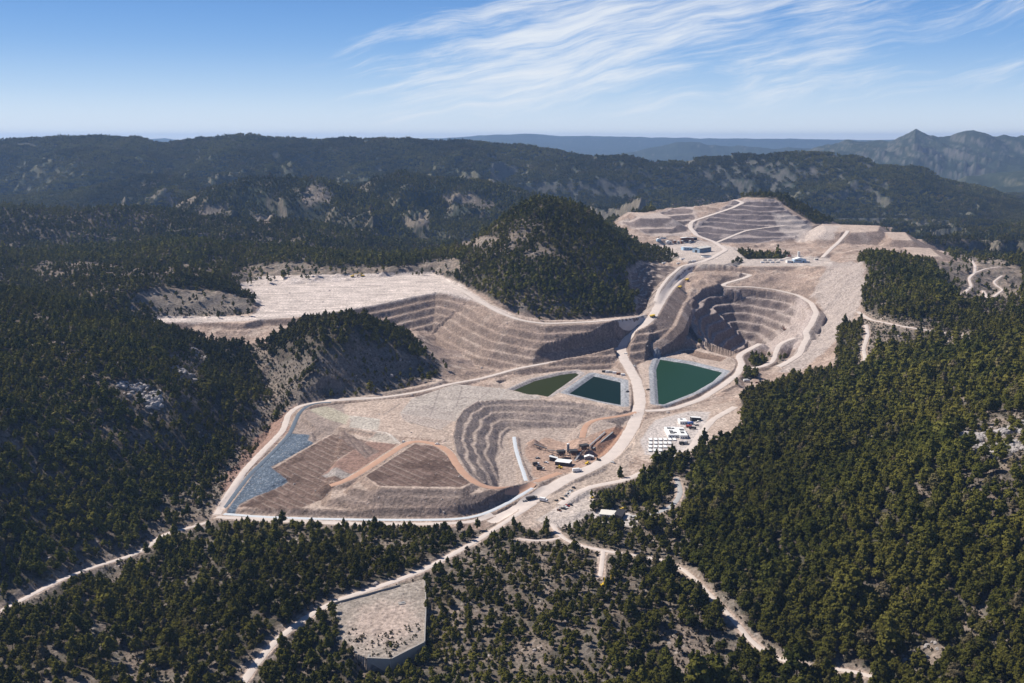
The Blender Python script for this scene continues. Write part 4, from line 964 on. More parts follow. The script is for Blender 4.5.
# ------------------------------------------------------------------ things people brought
M['white'] = mat('white_paint', (.78, .77, .74), .6, .3, .06, .4)
M['cream'] = mat('cream_sheet', (.66, .62, .54), .6, .3, .1, .3)
M['bluewall'] = mat('blue_grey_cladding', (.16, .24, .32), .6, .3, .12, .3)
M['lightblue'] = mat('pale_blue_cladding', (.42, .56, .68), .6, .3, .08, .3)
M['dark'] = mat('dark_steel', (.045, .043, .045), .7, .3, .25, .8)
M['grey'] = mat('grey_steel', (.28, .28, .28), .6, .4, .15, .6)
M['rust'] = mat('rusty_steel', (.20, .10, .065), .8, .2, .25, .8)
M['yellow'] = mat('machine_yellow', (.75, .50, .04), .5, .4, .1, .8)
M['red'] = mat('red_paint', (.42, .05, .035), .5, .4, .1, .8)
M['bluep'] = mat('blue_paint', (.06, .14, .40), .5, .4, .1, .8)
M['glass'] = mat('dark_glass', (.02, .025, .03), .15, .6, .1, .8)
M['tyre'] = mat('tyre_rubber', (.02, .02, .02), .9, .2, .1, 1)
M['concrete'] = mat('concrete', (.30, .275, .25), .9, .2, .18, .25)
M['pipe'] = mat('white_pipe', (.62, .61, .60), .5, .3, .06, .4)
M['wood'] = mat('timber', (.30, .22, .14), .9, .2, .2, .6)

class MB:
    def __init__(s): s.V, s.F = [], []
    def add(s, V, Fc): b = len(s.V); s.V += [tuple(v) for v in V]; s.F += [[i + b for i in f] for f in Fc]
    def box(s, x, y, z, w, d, h, bev=0.0, taper=1.0):
        """centre x,y, underside z"""
        t = taper; B = [(-1, -1, 0, 1), (1, -1, 0, 1), (1, 1, 0, 1), (-1, 1, 0, 1), (-1, -1, 1, t), (1, -1, 1, t), (1, 1, 1, t), (-1, 1, 1, t)]
        s.add([(x + a * w / 2 * k, y + b * d / 2 * k, z + c * h) for a, b, c, k in B], [(0, 3, 2, 1), (4, 5, 6, 7), (0, 1, 5, 4), (1, 2, 6, 5), (2, 3, 7, 6), (3, 0, 4, 7)]); return s
    def cyl(s, a, b, r, n=12, r2=None, cap=True):
        a, b = Vector(a), Vector(b); ax = (b - a).normalized(); p = ax.orthogonal().normalized(); q = ax.cross(p); r2 = r if r2 is None else r2
        V = [a + (p * math.cos(t) + q * math.sin(t)) * r for t in [i * 2 * math.pi / n for i in range(n)]] + [b + (p * math.cos(t) + q * math.sin(t)) * r2 for t in [i * 2 * math.pi / n for i in range(n)]]
        Fc = [(i, (i + 1) % n, n + (i + 1) % n, n + i) for i in range(n)]
        if cap: Fc += [tuple(range(n - 1, -1, -1)), tuple(range(n, 2 * n))]
        s.add(V, Fc); return s
    def prism(s, prof, y0, y1):
        """profile in x,z pushed along y"""
        n = len(prof); s.add([(x, y0, z) for x, z in prof] + [(x, y1, z) for x, z in prof], [(i, (i + 1) % n, n + (i + 1) % n, n + i) for i in range(n)] + [tuple(range(n - 1, -1, -1)), tuple(range(n, 2 * n))]); return s
    def build(s, name, m, parent=None, bevel=0):
        me = bpy.data.meshes.new(name); me.from_pydata(s.V, [], s.F); me.materials.append(M[m]); bm = bmesh.new(); bm.from_mesh(me)
        bmesh.ops.recalc_face_normals(bm, faces=bm.faces)
        if bevel: bmesh.ops.bevel(bm, geom=list(bm.edges), offset=bevel, segments=2, profile=.6, affect='EDGES')
        bm.to_mesh(me); bm.free()
        o = bpy.data.objects.new(name, me); COL.objects.link(o)
        if parent: o.parent = parent
        return o
def gnd(px, py, **kw):
    h = hit(px, py, **kw); return Vector((h[0], h[1], float(zat(h[0], h[1]))))
def root(name, loc, label, cat, rz=0, group=None):
    r = bpy.data.objects.new(name, None); r.empty_display_size = .5; COL.objects.link(r); r.location = loc; r.rotation_euler = (0, 0, rz); return tagobj(r, label, cat, group)
def copy_tree(o, parent=None):
    c = o.copy(); COL.objects.link(c)
    if parent: c.parent = parent
    for ch in [k for k in bpy.data.objects if k.parent == o]: copy_tree(ch, c)
    return c


def building(name, label, cat, p, w, d, h, rz=0, roof='flat', wall='white', rf='white', door=True, win=3, over=.4, rise=1.6, dmt='dark', sink=.6):
    r = root(name, p, label, cat, rz)
    m = MB()
    if roof == 'gable':
        m.prism([(-w / 2, -sink), (w / 2, -sink), (w / 2, h), (0, h + rise), (-w / 2, h)], -d / 2, d / 2).build('wall', wall, r)
        t = .18; q = MB(); e = over
        for sgn in (-1, 1):
            q.prism([(sgn * (w / 2 + e), h - e * rise / (w / 2) + .02), (0, h + rise + .02), (0, h + rise + t), (sgn * (w / 2 + e), h - e * rise / (w / 2) + t)], -d / 2 - e, d / 2 + e)
        q.build('roof', rf, r)
    elif roof == 'shed':
        m.prism([(-w / 2, -sink), (w / 2, -sink), (w / 2, h), (-w / 2, h + rise)], -d / 2, d / 2).build('wall', wall, r)
        MB().prism([(-w / 2 - over, h + rise + .06), (w / 2 + over, h + .0), (w / 2 + over, h + .22), (-w / 2 - over, h + rise + .28)], -d / 2 - over, d / 2 + over).build('roof', rf, r)
    else:
        m.box(0, 0, -sink, w, d, h + sink).build('wall', wall, r)
        MB().box(0, 0, h + .003, w + 2 * over, d + 2 * over, .25).build('roof', rf, r)
    if door: MB().box(w * .28, -d / 2 - .05, 0, min(2.6, w * .22), .12, min(2.4, h * .75)).build('door', dmt, r)
    for k in range(win):
        x = -w / 2 + w * (.10 + .5 * (k + .5) / max(1, win)); MB().box(x, -d / 2 - .04, h * .45, w * .4 / max(1, win), .1, h * .28).build('window', 'glass', r)
    return r

# the big hall and its neighbours on the upper yard
A_ = gnd(699.8, 253.0, dmin=1800); rz = math.atan2(34, 31)
u_ = Vector((math.cos(rz), math.sin(rz), 0)); v_ = Vector((-u_.y, u_.x, 0))
c_ = A_ + u_ * 22 + v_ * 9; c_.z = 88.5
r = root('process_hall', c_, 'large blue grey hall with cream roof on the upper yard', 'hall', rz)
MB().prism([(-9, -4), (9, -4), (9, 9.0), (0, 11.2), (-9, 9.0)], -22, 22).build('wall', 'bluewall', r).rotation_euler = (0, 0, -math.pi / 2)
q = MB()
for sg in (-1, 1): q.prism([(sg * 9.6, 8.9), (0, 11.25), (0, 11.55), (sg * 9.6, 9.2)], -22.6, 22.6)
q.build('roof', 'cream', r).rotation_euler = (0, 0, -math.pi / 2)
MB().box(-22.15, 0, -3, .2, 17.0, 11.5).build('lit_gable', 'lightblue', r)  # sunlit brightness of this gable end put into a paler colour
MB().box(-22.3, 0, 0, .2, 5, 5.5).build('door', 'dark', r)
MB().box(0, -9.1, 5.6, 38, .15, 1.4).build('window', 'glass', r)
for x in (-10, 8): MB().box(x, -9.15, 0, 4, .2, 4.6).build('door', 'grey', r)
q = MB()
for x in (-12, 0, 12): q.box(x, 0, 11.4, 2.4, 1.2, .7)
q.build('ridge_vent', 'grey', r)
building('annex_shed', 'low pale blue shed with dark openings left of the large hall', 'shed', gnd(687, 250, dmin=1800), 22, 12, 5.5, .25, 'shed', 'lightblue', 'white', win=2)
building('long_shed', 'long open shed with white roof behind the large hall', 'shed', gnd(687, 240.5, dmin=1900), 30, 9, 6.0, .1, 'gable', 'rust', 'white', win=4)
building('stone_store', 'dark roofed store at the right end of the long white roof', 'shed', gnd(694.5, 240, dmin=1900), 10, 8, 6, .1, 'flat', 'dark', 'grey', win=1)
building('small_hut', 'small pale blue hut nearest the wooded hill on the upper yard', 'hut', gnd(658.5, 241, dmin=1900), 9, 7, 4.2, .2, 'gable', 'lightblue', 'white', win=1)
building('small_hut', 'bright white hut between the wood edge and the long shed', 'hut', gnd(668.5, 243, dmin=1900), 12, 7, 4.0, .1, 'gable', 'white', 'white', win=2)
building('small_hut', 'narrow white hut beside the bright white hut', 'hut', gnd(663, 238.5, dmin=1900), 14, 5, 3.2, .05, 'flat', 'white', 'cream', win=2)
def thickener(p, R, label):
    r = root('thickener_tank', p, label, 'tank'); n = 28
    V, Fc = [], []
    for rad, z in ((R, -1), (R, 2.4), (R - .4, 2.4), (R - .4, 1.2)):
        V += [(rad * math.cos(a), rad * math.sin(a), z) for a in [i * 2 * math.pi / n for i in range(n)]]
    for k in range(3): Fc += [(k * n + i, k * n + (i + 1) % n, (k + 1) * n + (i + 1) % n, (k + 1) * n + i) for i in range(n)]
    m = MB(); m.add(V, Fc); m.build('tank_wall', 'white', r); m = MB(); m.add([(x * .99, y * .99, 1.6) for x, y, z in V[3 * n:]], [tuple(range(n))]); m.build('liquor', 'glass', r)
    MB().box(0, 0, 2.5, 2 * R + 1, 1.0, .3).box(0, 0, 2.8, 2 * R + 1, .08, .9).build('walkway', 'grey', r); MB().cyl((0, 0, 1), (0, 0, 4.4), .5).build('drive', 'grey', r)
    return r
thickener(gnd(706, 257, dmin=1700), 10, 'wide round white rimmed tank below the large hall')
def tank(p, R, h, label, m='grey', cat='tank'):
    r = root('storage_tank', p, label, cat); MB().cyl((0, 0, -.5), (0, 0, h), R, 20).build('shell', m, r); MB().cyl((0, 0, h), (0, 0, h + R * .22), R, 20, .15).build('tank_roof', 'white', r)
    MB().box(0, -R - .2, 0, .6, .12, h).build('ladder', 'grey', r); return r
for i, (x, y, R, h, m, lb) in enumerate([(674.5, 243, 3.5, 6, 'rust', 'rusty round tank left in the row in front of the long shed'), (678.5, 243.3, 3, 5, 'grey', 'grey round tank second in the row in front of the long shed'), (682, 243.6, 3.4, 6.5, 'rust', 'rusty round tank third in the row in front of the long shed'), (690, 243.6, 2.8, 7, 'grey', 'tall grey tank at the right end of the tank row'), (798.6, 256.5, 2.6, 10, 'white', 'white tower tank behind the white roofed workshop')]):
    tank(gnd(x, y, dmin=1700), R, h, lb, m)
building('workshop', 'large white roofed workshop with dark open bays on the far terrace', 'workshop', gnd(799, 262.0, dmin=1600), 24, 14, 6, .05, 'gable', 'lightblue', 'white', win=4, rise=3.2)
building('workshop', 'low white shed built against the left of the white roofed workshop', 'workshop', gnd(789.5, 262.5, dmin=1600), 13, 9, 3.4, .1, 'shed', 'white', 'white', win=2)
building('office_cabin', 'small white cabin right of the white roofed workshop', 'cabin', gnd(807.5, 262.6, dmin=1600), 7, 5, 3, .2, 'flat', 'white', 'white', win=1)
building('office_cabin', 'pale cabin at the far right end of the terrace', 'cabin', gnd(816, 260, dmin=1600), 8, 4, 2.8, .4, 'flat', 'cream', 'cream', win=1)
def container(p, rz, label, m='white', L=6.1, W=2.45, H=2.6, group=None, name='shipping_container'):
    r = root(name, p, label, 'container', rz, group); MB().box(0, 0, .12, L, W, H).build('shell', m, r, .05); MB().box(L / 2 + .03, 0, .3, .06, W * .9, H * .85).build('door', 'grey', r)
    q = MB(); [q.box(-L / 2 + .4 + k * .6, -W / 2 - .02, .3, .14, .05, H * .85) for k in range(int(L / .6) - 0)]; q.build('rib', m, r); return r
ordn = ['first', 'second', 'third', 'fourth', 'fifth', 'sixth', 'seventh', 'eighth']
k = 0
for row, y, xs in (('back', 258.6, (763, 768, 774.5, 779.5)), ('middle', 260.6, (764.5, 770, 775.5, 781)), ('front', 262.8, (762.5, 767, 772.5, 778))):
    for i, x in enumerate(xs):
        container(gnd(x + random.uniform(-.6, .6), y, dmin=1600), random.uniform(-.25, .25), f'{["white", "cream"][(i + k) % 2]} container, {ordn[i]} from left in the {row} row on the far terrace', ['white', 'cream'][(i + k) % 2], 7.5, group=None); k += 0
    k += 1
container(gnd(789.6, 256.6, dmin=1600), .2, 'red container behind the white roofed workshop', 'red', 7)
for i, (x, y, lb) in enumerate([(682.5, 259.6, 'white container on the pale pad below the wooded hill'), (678.5, 264, 'white container with dark side by the road above the benched cut'), (693.5, 261.5, 'pale container on the strip below the round tank'), (664, 263.6, 'white container at the foot of the wooded hill')]):
    container(gnd(x, y, dmin=1500), .5, lb, 'white', 9)

# service yard: three white blocks, trays of white slabs, parked things
def block(p, w, d, h, rz, label, openings):
    r = root('white_block', p, label, 'building', rz)
    MB().box(0, 0, -.6, w, d, h + .6).build('wall', 'white', r); MB().box(0, 0, h + .003, w + .3, d + .3, .2).build('roof', 'white', r)
    for (x, y, a, b, hh) in openings:
        q = MB().box(x, y, h + .22, a, b, hh).build('roof_hatch', 'dark', r); MB().box(x + .2, y, h + .23 + hh, a * .8, b * .7, .15).build('cover', 'grey', q)
    for k in range(3): MB().box(-w / 2 + w * (k + .7) / 3.6, -d / 2 - .05, .9, w * .13, .1, 1.2).build('window', 'glass', r)
    MB().box(w * .38, -d / 2 - .06, 0, 1.2, .12, 2.1).build('door', 'grey', r); return r
block(gnd(671.5, 434.0), 11.5, 30, 3.6, .0, 'long white flat roofed block with dark roof hatches, left of the pair', [(-1.5, 9, 4, 3.5, .8), (2.6, 8, 2.6, 2.8, .6), (-1, -3, 3.4, 7, .8), (2.8, -7.5, 2.6, 3.5, .6), (-.9, -9.5, 4.2, 2.8, .7)])
block(gnd(681.5, 434.8), 8.2, 30, 3.8, .0, 'white flat roofed block with two dark hatches, right of the pair', [(.8, 5, 4.6, 4, .9), (-.2, -5, 3.4, 5, .8)])
block(gnd(682.5, 422.8), 8.5, 13, 3.4, .05, 'small white block behind the pair of white blocks', [(-1.2, 2, 2.4, 3, .6)])
def slab(p, label):
    r = root('curing_tray', p, label, 'tray'); MB().box(0, 0, 0, 3.7, 8.2, .9).build('tray', 'grey', r); MB().box(0, 0, .903, 3.35, 7.8, .35).build('liner', 'white', r, .05); return r
for j, (y, xs, nm) in enumerate(((440.0, (650.5, 655.6, 660.4, 665.2, 669.8, 674.4), 'back'), (443.6, (650.4, 655.6, 660.5, 665.2, 669.6), 'second'), (447.2, (650.2, 655.4, 660.4, 665.0), 'third'), (450.8, (650.0, 655.2, 660.2), 'front'))):
    for i, x in enumerate(xs): slab(gnd(x, y), f'white topped tray, {ordn[i]} from left in the {nm} row of the tray grid')
building('storage_shed', 'long white roofed shed open at its dark side above the white blocks', 'shed', gnd(695.5, 420.6), 11.5, 5, 3.2, .25, 'shed', 'dark', 'white', win=0)

def wheels(r, xs, W, R, both=True):
    for x in xs:
        for s in (-1, 1): MB().cyl((x, s * (W / 2 - .12), R), (x, s * (W / 2 + .1), R), R, 12).build('wheel', 'tyre', r)
def pickup(p, rz, label, m='white', group=None, closed=False):
    r = root('parked_pickup' if not closed else 'parked_car', p, label, 'pickup' if not closed else 'car', rz, group)
    if closed: MB().prism([(-2.2, .45), (2.2, .45), (2.25, .85), (1.3, 1.0), (.6, 1.55), (-1.5, 1.58), (-2.15, 1.05)], -.9, .9).build('body', m, r, .06)
    else:
        MB().prism([(-2.6, .5), (2.6, .5), (2.65, .95), (1.45, 1.12), (.85, 1.75), (-.45, 1.78), (-.6, 1.1), (-2.6, 1.1)], -.95, .95).build('body', m, r, .06)
        MB().box(-1.6, 0, 1.08, 1.8, 1.6, .06).build('cargo_bed', 'dark', r)
    MB().prism([(1.28, 1.12), (.78, 1.66), (-.35, 1.66), (-.45, 1.15)], -.965, .965).build('window', 'glass', r)
    wheels(r, (-1.5, 1.55), 1.85, .40); return r
def truck(p, rz, label, cab='white', box='white', L=8.5, H=2.6, kind='parked_truck'):
    r = root(kind, p, label, 'truck', rz)
    MB().prism([(L / 2 - 2.0, .7), (L / 2, .7), (L / 2, 1.7), (L / 2 - .35, 2.8), (L / 2 - 2.0, 2.9)], -1.2, 1.2).build('cab', cab, r, .06)
    MB().box(-1.1, 0, 1.1, L - 2.4, 2.5, H).build('cargo_box', box, r, .04); MB().box(0, 0, .7, L - .4, 1.0, .35).build('chassis', 'dark', r)
    MB().box(L / 2 + .02, 0, 1.75, .06, 2.1, .8).build('windscreen', 'glass', r); wheels(r, (-L * .36, -L * .22, L * .34), 2.4, .52); return r
def dumper(p, rz, label, m='yellow'):
    r = root('haul_truck', p, label, 'dump truck', rz)
    MB().prism([(-4.3, 2.6), (-3.0, 1.9), (2.2, 2.3), (2.9, 4.2), (4.6, 4.4), (4.6, 4.6), (2.6, 4.6), (-4.6, 3.9)], -2.2, 2.2).build('dump_body', m, r, .05)
    MB().box(0, 0, 1.3, 8.2, 1.6, .7).build('chassis', 'dark', r); MB().box(3.4, 1.0, 2.0, 1.5, 1.6, 1.6).build('cab', 'white', r, .06); MB().box(4.1, 0, 1.4, .9, 3.2, 1.2).build('bonnet', m, r)
    wheels(r, (-2.4, 2.8), 3.6, 1.05); return r
def digger(p, rz, label, m='yellow', sc=1.0):
    r = root('excavator', p, label, 'excavator', rz); r.scale = (sc, sc, sc)
    for s in (-1, 1): MB().prism([(-1.9, .15), (-1.5, 0), (1.5, 0), (1.9, .15), (1.9, .7), (1.5, .85), (-1.5, .85), (-1.9, .7)], s * 1.2 - .3, s * 1.2 + .3).build('track', 'dark', r)
    MB().box(-.4, 0, .95, 3.6, 2.6, .9).build('body', m, r, .08); MB().box(.9, .8, 1.8, 1.3, 1.0, 1.4).build('cab', m, r, .06); MB().box(.95, .8, 2.3, 1.4, 1.04, .7).build('cab_window', 'glass', r)
    b = MB(); b.cyl((1.2, -.3, 1.6), (3.6, -.3, 4.3), .28, 8); b.cyl((3.6, -.3, 4.3), (5.4, -.3, 3.4), .24, 8); b.build('boom', m, r)
    MB().cyl((5.4, -.3, 3.4), (5.9, -.3, 1.2), .2, 8).build('arm', m, r); MB().prism([(5.5, 1.3), (6.5, 1.2), (6.3, .3), (5.6, .2)], -.9, .3).build('bucket', 'dark', r); return r
def loader(p, rz, label, m='yellow'):
    r = root('wheel_loader', p, label, 'loader', rz)
    MB().box(-1.4, 0, .9, 3.4, 2.0, 1.3).build('body', m, r, .1); MB().box(.2, 0, 1.4, 1.5, 1.5, 1.8).build('cab', m, r, .08); MB().box(.25, 0, 2.1, 1.55, 1.55, .75).build('cab_window', 'glass', r)
    b = MB(); [b.cyl((.8, s * .7, 1.5), (3.2, s * .7, .8), .14, 6) for s in (-1, 1)]; b.build('lift_arm', m, r); MB().prism([(3.1, .2), (4.3, .15), (4.2, .4), (3.5, .6), (3.3, 1.5), (3.1, 1.5)], -1.5, 1.5).build('bucket', 'grey', r)
    wheels(r, (-1.7, 1.5), 2.3, .8); return r

# car park below the haul road
cars = [(573.7, 488.3, 'dark', 'car', 'black car at the upper end of the long parking row'), (571.4, 491.4, 'grey', 'pick', 'grey pickup second in the long parking row'), (569.8, 492.9, 'white', 'pick', 'white pickup third in the long parking row'), (567.8, 494.8, 'white', 'car', 'white car fourth in the long parking row'), (565.9, 496.8, 'grey', 'car', 'grey car in the middle of the long parking row'),
        (562.4, 499.2, 'dark', 'pick', 'dark pickup standing apart toward the lower end of the parking row'), (556.8, 501.4, 'dark', 'pick', 'dark pickup last at the lower end of the parking row'),
        (570.6, 505.4, 'dark', 'car', 'dark car at the right of the cluster by the trees'), (567.6, 506.2, 'red', 'car', 'red car in the cluster by the trees'), (565.6, 507.8, 'white', 'pick', 'white pickup in the cluster by the trees'), (563.6, 509.2, 'dark', 'pick', 'black pickup at the left of the cluster by the trees'), (559.2, 510.8, 'rust', 'car', 'dull red car alone left of the cluster by the trees')]
for x, y, m, kd, lb in cars:
    pickup(gnd(x, y), random.uniform(-.95, -.6), lb, m, closed=kd == 'car')
truck(gnd(543.6, 501.6), -.5, 'white truck with dark load at the left of the car park', 'white', 'white', 8)
truck(gnd(531.6, 499.6), .5, 'long dark trailer truck near the lined drain', 'grey', 'dark', 11, 2.2)
pickup(gnd(525, 501.6), .4, 'grey pickup beside the long dark trailer truck', 'grey')
pickup(gnd(592.8, 498.2), .4, 'small yellow vehicle under the trees by the white yard', 'yellow')
# yard building with shaded end
p = gnd(608.5, 516.5); building('site_office', 'white low building with awning on the white yard among the trees', 'building', p, 14, 11, 3.6, -.25, 'flat', 'white', 'cream', win=3)
r = building('open_shelter', 'black roofed shelter at the right end of the white low building', 'shelter', gnd(620, 517.0), 6, 15, 3.4, -.35, 'shed', 'dark', 'dark', win=0, door=False)
container(gnd(610, 511.4), -.25, 'grey container behind the white low building', 'grey', 6)
loader(gnd(622.5, 511), -.5, 'yellow loader parked above the black roofed shelter')
# works on the floor of the bowl
def silo(p, R, h, label):
    r = root('silo', p, label, 'silo'); MB().cyl((0, 0, 2.4), (0, 0, h), R, 18).build('shell', 'grey', r); MB().cyl((0, 0, .6), (0, 0, 2.4), .35, 18, R).build('hopper', 'grey', r)
    MB().cyl((0, 0, h), (0, 0, h + .7), R, 18, .3).build('cap', 'white', r)
    for a in range(4): MB().cyl((R * .8 * math.cos(a * 1.57 + .78), R * .8 * math.sin(a * 1.57 + .78), -.4), (R * .8 * math.cos(a * 1.57 + .78), R * .8 * math.sin(a * 1.57 + .78), 3), .14, 6).build('leg', 'dark', r)
    return r
silo(gnd(568, 453), 1.5, 10, 'tall slim grey silo over the crushing plant'); silo(gnd(564.5, 455), 1.2, 5.5, 'short grey silo left of the tall slim silo')
def crusher(p, rz, label, w=7, d=5, h=7, m='dark', m2='rust'):
    r = root('crusher_tower', p, label, 'crushing plant', rz)
    for sx in (-1, 1):
        for sy in (-1, 1): MB().box(sx * w * .45, sy * d * .45, -.5, .35, .35, h * .7 + .5).build('leg', m, r)
    q = MB(); [q.box(0, sy * d * .45, z, w, .25, .3) for sy in (-1, 1) for z in (h * .33, h * .66)]; [q.box(sx * w * .45, 0, z, .25, d, .3) for sx in (-1, 1) for z in (h * .35, h * .68)]; q.build('frame', m, r)
    MB().box(0, 0, h * .36, w * .6, d * .6, h * .3, taper=.8).build('crusher_body', m2, r); MB().box(0, 0, h * .72, w * .9, d * .9, h * .25, taper=1.15).build('hopper', m, r)
    MB().box(w * .1, -d * .55, h * .34, w * 1.1, .9, .1).build('walkway', 'grey', r); return r
crusher(gnd(561, 457.5), .3, 'dark crusher tower at the left of the plant', 8, 6, 8); crusher(gnd(573.5, 457.5), .1, 'dark crusher tower in the middle of the plant', 8, 7, 8.5); crusher(gnd(578.5, 456), -.2, 'rust brown screening tower right of the middle crusher', 6, 6, 7, 'rust', 'dark')
crusher(gnd(584, 452), .5, 'large dark screening tower at the right of the plant', 9, 6, 8.5)
def conveyor(a, b, ha, hb, label, m='dark', w=1.3):
    a, b = Vector(a), Vector(b); d = b - a; L = math.hypot(d.x, d.y); rz = math.atan2(d.y, d.x); r = root('conveyor', a, label, 'conveyor', rz)
    sl = (b.z + hb - a.z - ha) / L
    MB().prism([(0, ha), (L, ha + sl * L), (L, ha + sl * L + .6), (0, ha + .6)], -w / 2, w / 2).build('belt_frame', m, r)
    MB().prism([(.3, ha + .603), (L - .3, ha + sl * (L - .3) + .603), (L - .3, ha + sl * (L - .3) + .7), (.3, ha + .7)], -w / 2 + .2, w / 2 - .2).build('belt', 'grey', r)
    n = max(2, int(L / 7))
    for k in range(1, n + 1):
        x = L * k / (n + .3); q = Vector((a.x + math.cos(rz) * x, a.y + math.sin(rz) * x)); zg = float(zat(q.x, q.y)) - a.z
        if ha + sl * x > zg + .5:
            MB().box(x, -w * .5, zg - .3, .2, .2, ha + sl * x - zg + .3).box(x, w * .5, zg - .3, .2, .2, ha + sl * x - zg + .3).build('trestle', m, r)
    return r
conveyor(gnd(534, 446), gnd(547, 451), 2.0, 2.5, 'dark conveyor running from the grey stockpile toward the plant')
conveyor(gnd(547.5, 451.5), gnd(559.5, 456), 1.5, 5, 'dark conveyor rising into the left crusher tower')
conveyor(gnd(605, 433), gnd(589, 449), 1.0, 3, 'pale conveyor coming down the ramp right of the plant', 'pipe', 1.6)
conveyor(gnd(613, 433), gnd(593, 450), .8, 1.2, 'long dark conveyor at the right edge of the pale ramp', 'dark', 1.8)
conveyor(gnd(575, 462), gnd(582, 455), 1, 5, 'pale short conveyor between the white roof and the screening tower', 'pipe')
building('control_building', 'white roofed building with dark side in front of the crushers', 'building', gnd(563.5, 464.5), 15, 10, 3.8, -.35, 'flat', 'dark', 'white', win=3)
building('store_shed', 'small white roofed shed beside the control building', 'shed', gnd(553.5, 460.5), 8, 4, 3, -.2, 'shed', 'dark', 'white', win=1)
building('store_shed', 'long pale roofed shed at the right of the plant', 'shed', gnd(589, 459.2), 9.5, 4.5, 3, .0, 'gable', 'grey', 'white', win=2)
truck(gnd(577, 472), .25, 'white box truck with dark side on the red haul lane', 'white', 'white', 9.5, 2.8)
digger(gnd(598.5, 460.6), 2.4, 'dark excavator by the edge of the red ramp', 'dark'); loader(gnd(587.8, 464.4), .6, 'small yellow loader in front of the pale roofed shed')
loader(gnd(559.5, 468.5), 2.6, 'yellow loader below the white roofed control building')
for x, y, m, lb in [(537.5, 458.5, 'grey', 'grey pickup by the foot of the stockpile'), (546, 463, 'white', 'white pickup halfway between stockpile and control building'), (552, 456, 'dark', 'dark pickup beside the conveyor')]:
    pickup(gnd(x, y), random.uniform(-.5, .5), lb, m)
truck(gnd(536, 465.5), .4, 'white truck on the left of the plant floor', 'white', 'dark', 7); truck(gnd(540.5, 470), -.3, 'cream truck below the white truck on the plant floor', 'cream', 'dark', 8)
# traffic
for x, y, rz, lb in [(687, 281, .9, 'yellow haul truck high on the haul road above the pit'), (679.8, 288.5, .9, 'yellow haul truck on the haul road beside the benched cut'), (652.5, 317.5, .6, 'yellow haul truck at the road junction above the dump face')]:
    dumper(gnd(x, y, dmin=1300), rz, lb)
for x, y, m, lb in [(625.7, 354, 'white', 'white pickup on the bend of the haul road'), (634.5, 366.5, 'white', 'white pickup on the haul road between the ponds and the bend'), (627.5, 392, 'dark', 'dark pickup on the bank of the dark pond'), (648, 390, 'dark', 'dark pickup on the bank of the large pond'), (403.5, 442.4, 'white', 'white pickup where the heap tracks meet'), (437.3, 444.8, 'white', 'white pickup on the red heap track'), (613, 463, 'white', 'white pickup on the haul road right of the plant'), (760, 381.5, 'dark', 'dark pickup on the cleared bench below the pit'), (767, 381, 'grey', 'grey pickup on the cleared bench below the pit'), (757, 383, 'rust', 'dull red pickup on the cleared bench below the pit')]:
    pickup(gnd(x, y), random.uniform(0, 3), lb, m)
truck(gnd(746.5, 381.8), .3, 'white truck parked on the bench between pond and forest', 'white', 'white', 9)
digger(gnd(352.5, 277, dmin=1400), .4, 'yellow excavator at the back of the dump top, left one', 'yellow', 1.5); digger(gnd(362.5, 276.5, dmin=1400), 2.8, 'yellow excavator at the back of the dump top, right one', 'yellow', 1.5)
digger(gnd(784.5, 330, dmin=1300), 1.9, 'orange excavator on the sandy slope of the pit', 'rust', 1.4)
def rig(p, rz, label):
    r = root('drill_rig', p, label, 'drill rig', rz)
    for s in (-1, 1): MB().prism([(-1.8, .1), (-1.4, 0), (1.4, 0), (1.8, .1), (1.8, .6), (-1.8, .6)], s * 1.0 - .25, s * 1.0 + .25).build('track', 'dark', r)
    MB().box(-.3, 0, .7, 3.2, 2.0, 1.2).build('body', 'yellow', r, .08); MB().box(1.5, 0, .4, .45, .45, 6.0).build('mast', 'yellow', r); MB().box(1.05, .6, 1.2, 1.0, .8, 1.3).build('cab', 'yellow', r, .05); return r
rig(gnd(602.8, 586), .6, 'yellow drill rig at the end of the short spur track, left one'); rig(gnd(612.3, 584), 2.3, 'yellow drill rig at the end of the short spur track, right one')
# pipes and crates above the dark pond
for i, (x, y, m, lb) in enumerate([(604, 372.3, 'dark', 'dark container at the left of the pond side row'), (607.5, 372.6, 'white', 'white container in the pond side row next to the dark one'), (611, 373.0, 'grey', 'grey container midway in the pond side row'), (614.5, 373.6, 'white', 'white container midway in the pond side row'), (618.5, 374.6, 'rust', 'rusty container in the pond side row'), (623, 375.6, 'white', 'white container at the right end of the pond side row')]):
    container(gnd(x, y), random.uniform(-.3, .3), lb, m, 5.5)
# vehicles by the white blocks
truck(gnd(690.5, 424.3), .2, 'blue truck right of the small white block', 'bluep', 'bluep', 6.5, 1.8); truck(gnd(689, 427.6), -.4, 'red truck right of the white blocks', 'red', 'red', 6.5, 1.6); truck(gnd(692.5, 429.2), -.3, 'dark truck beside the red truck', 'dark', 'dark', 8, 1.8)
truck(gnd(681.8, 444.5), .3, 'dark truck in front of the white blocks, left one', 'dark', 'dark', 6, 2.2); truck(gnd(686, 444.0), 1.2, 'dark truck in front of the white blocks, right one', 'dark', 'grey', 6, 2.2)
for i, (x, y, m) in enumerate([(699.5, 440, 'dark'), (701, 438, 'grey'), (702.6, 436.5, 'white'), (704, 434.6, 'grey'), (705.6, 433, 'dark')]):
    pickup(gnd(x, y), .9 + random.uniform(-.1, .1), f'{m if m != "dark" else "black"} pickup, {ordn[i]} from the near end of the short row by the track', m)
for x, y, m, lb in [(698, 422, 'white', 'white pickup behind the blue truck'), (696.5, 425.5, 'grey', 'grey pickup right of the blue truck')]: pickup(gnd(x, y), .3, lb, m)
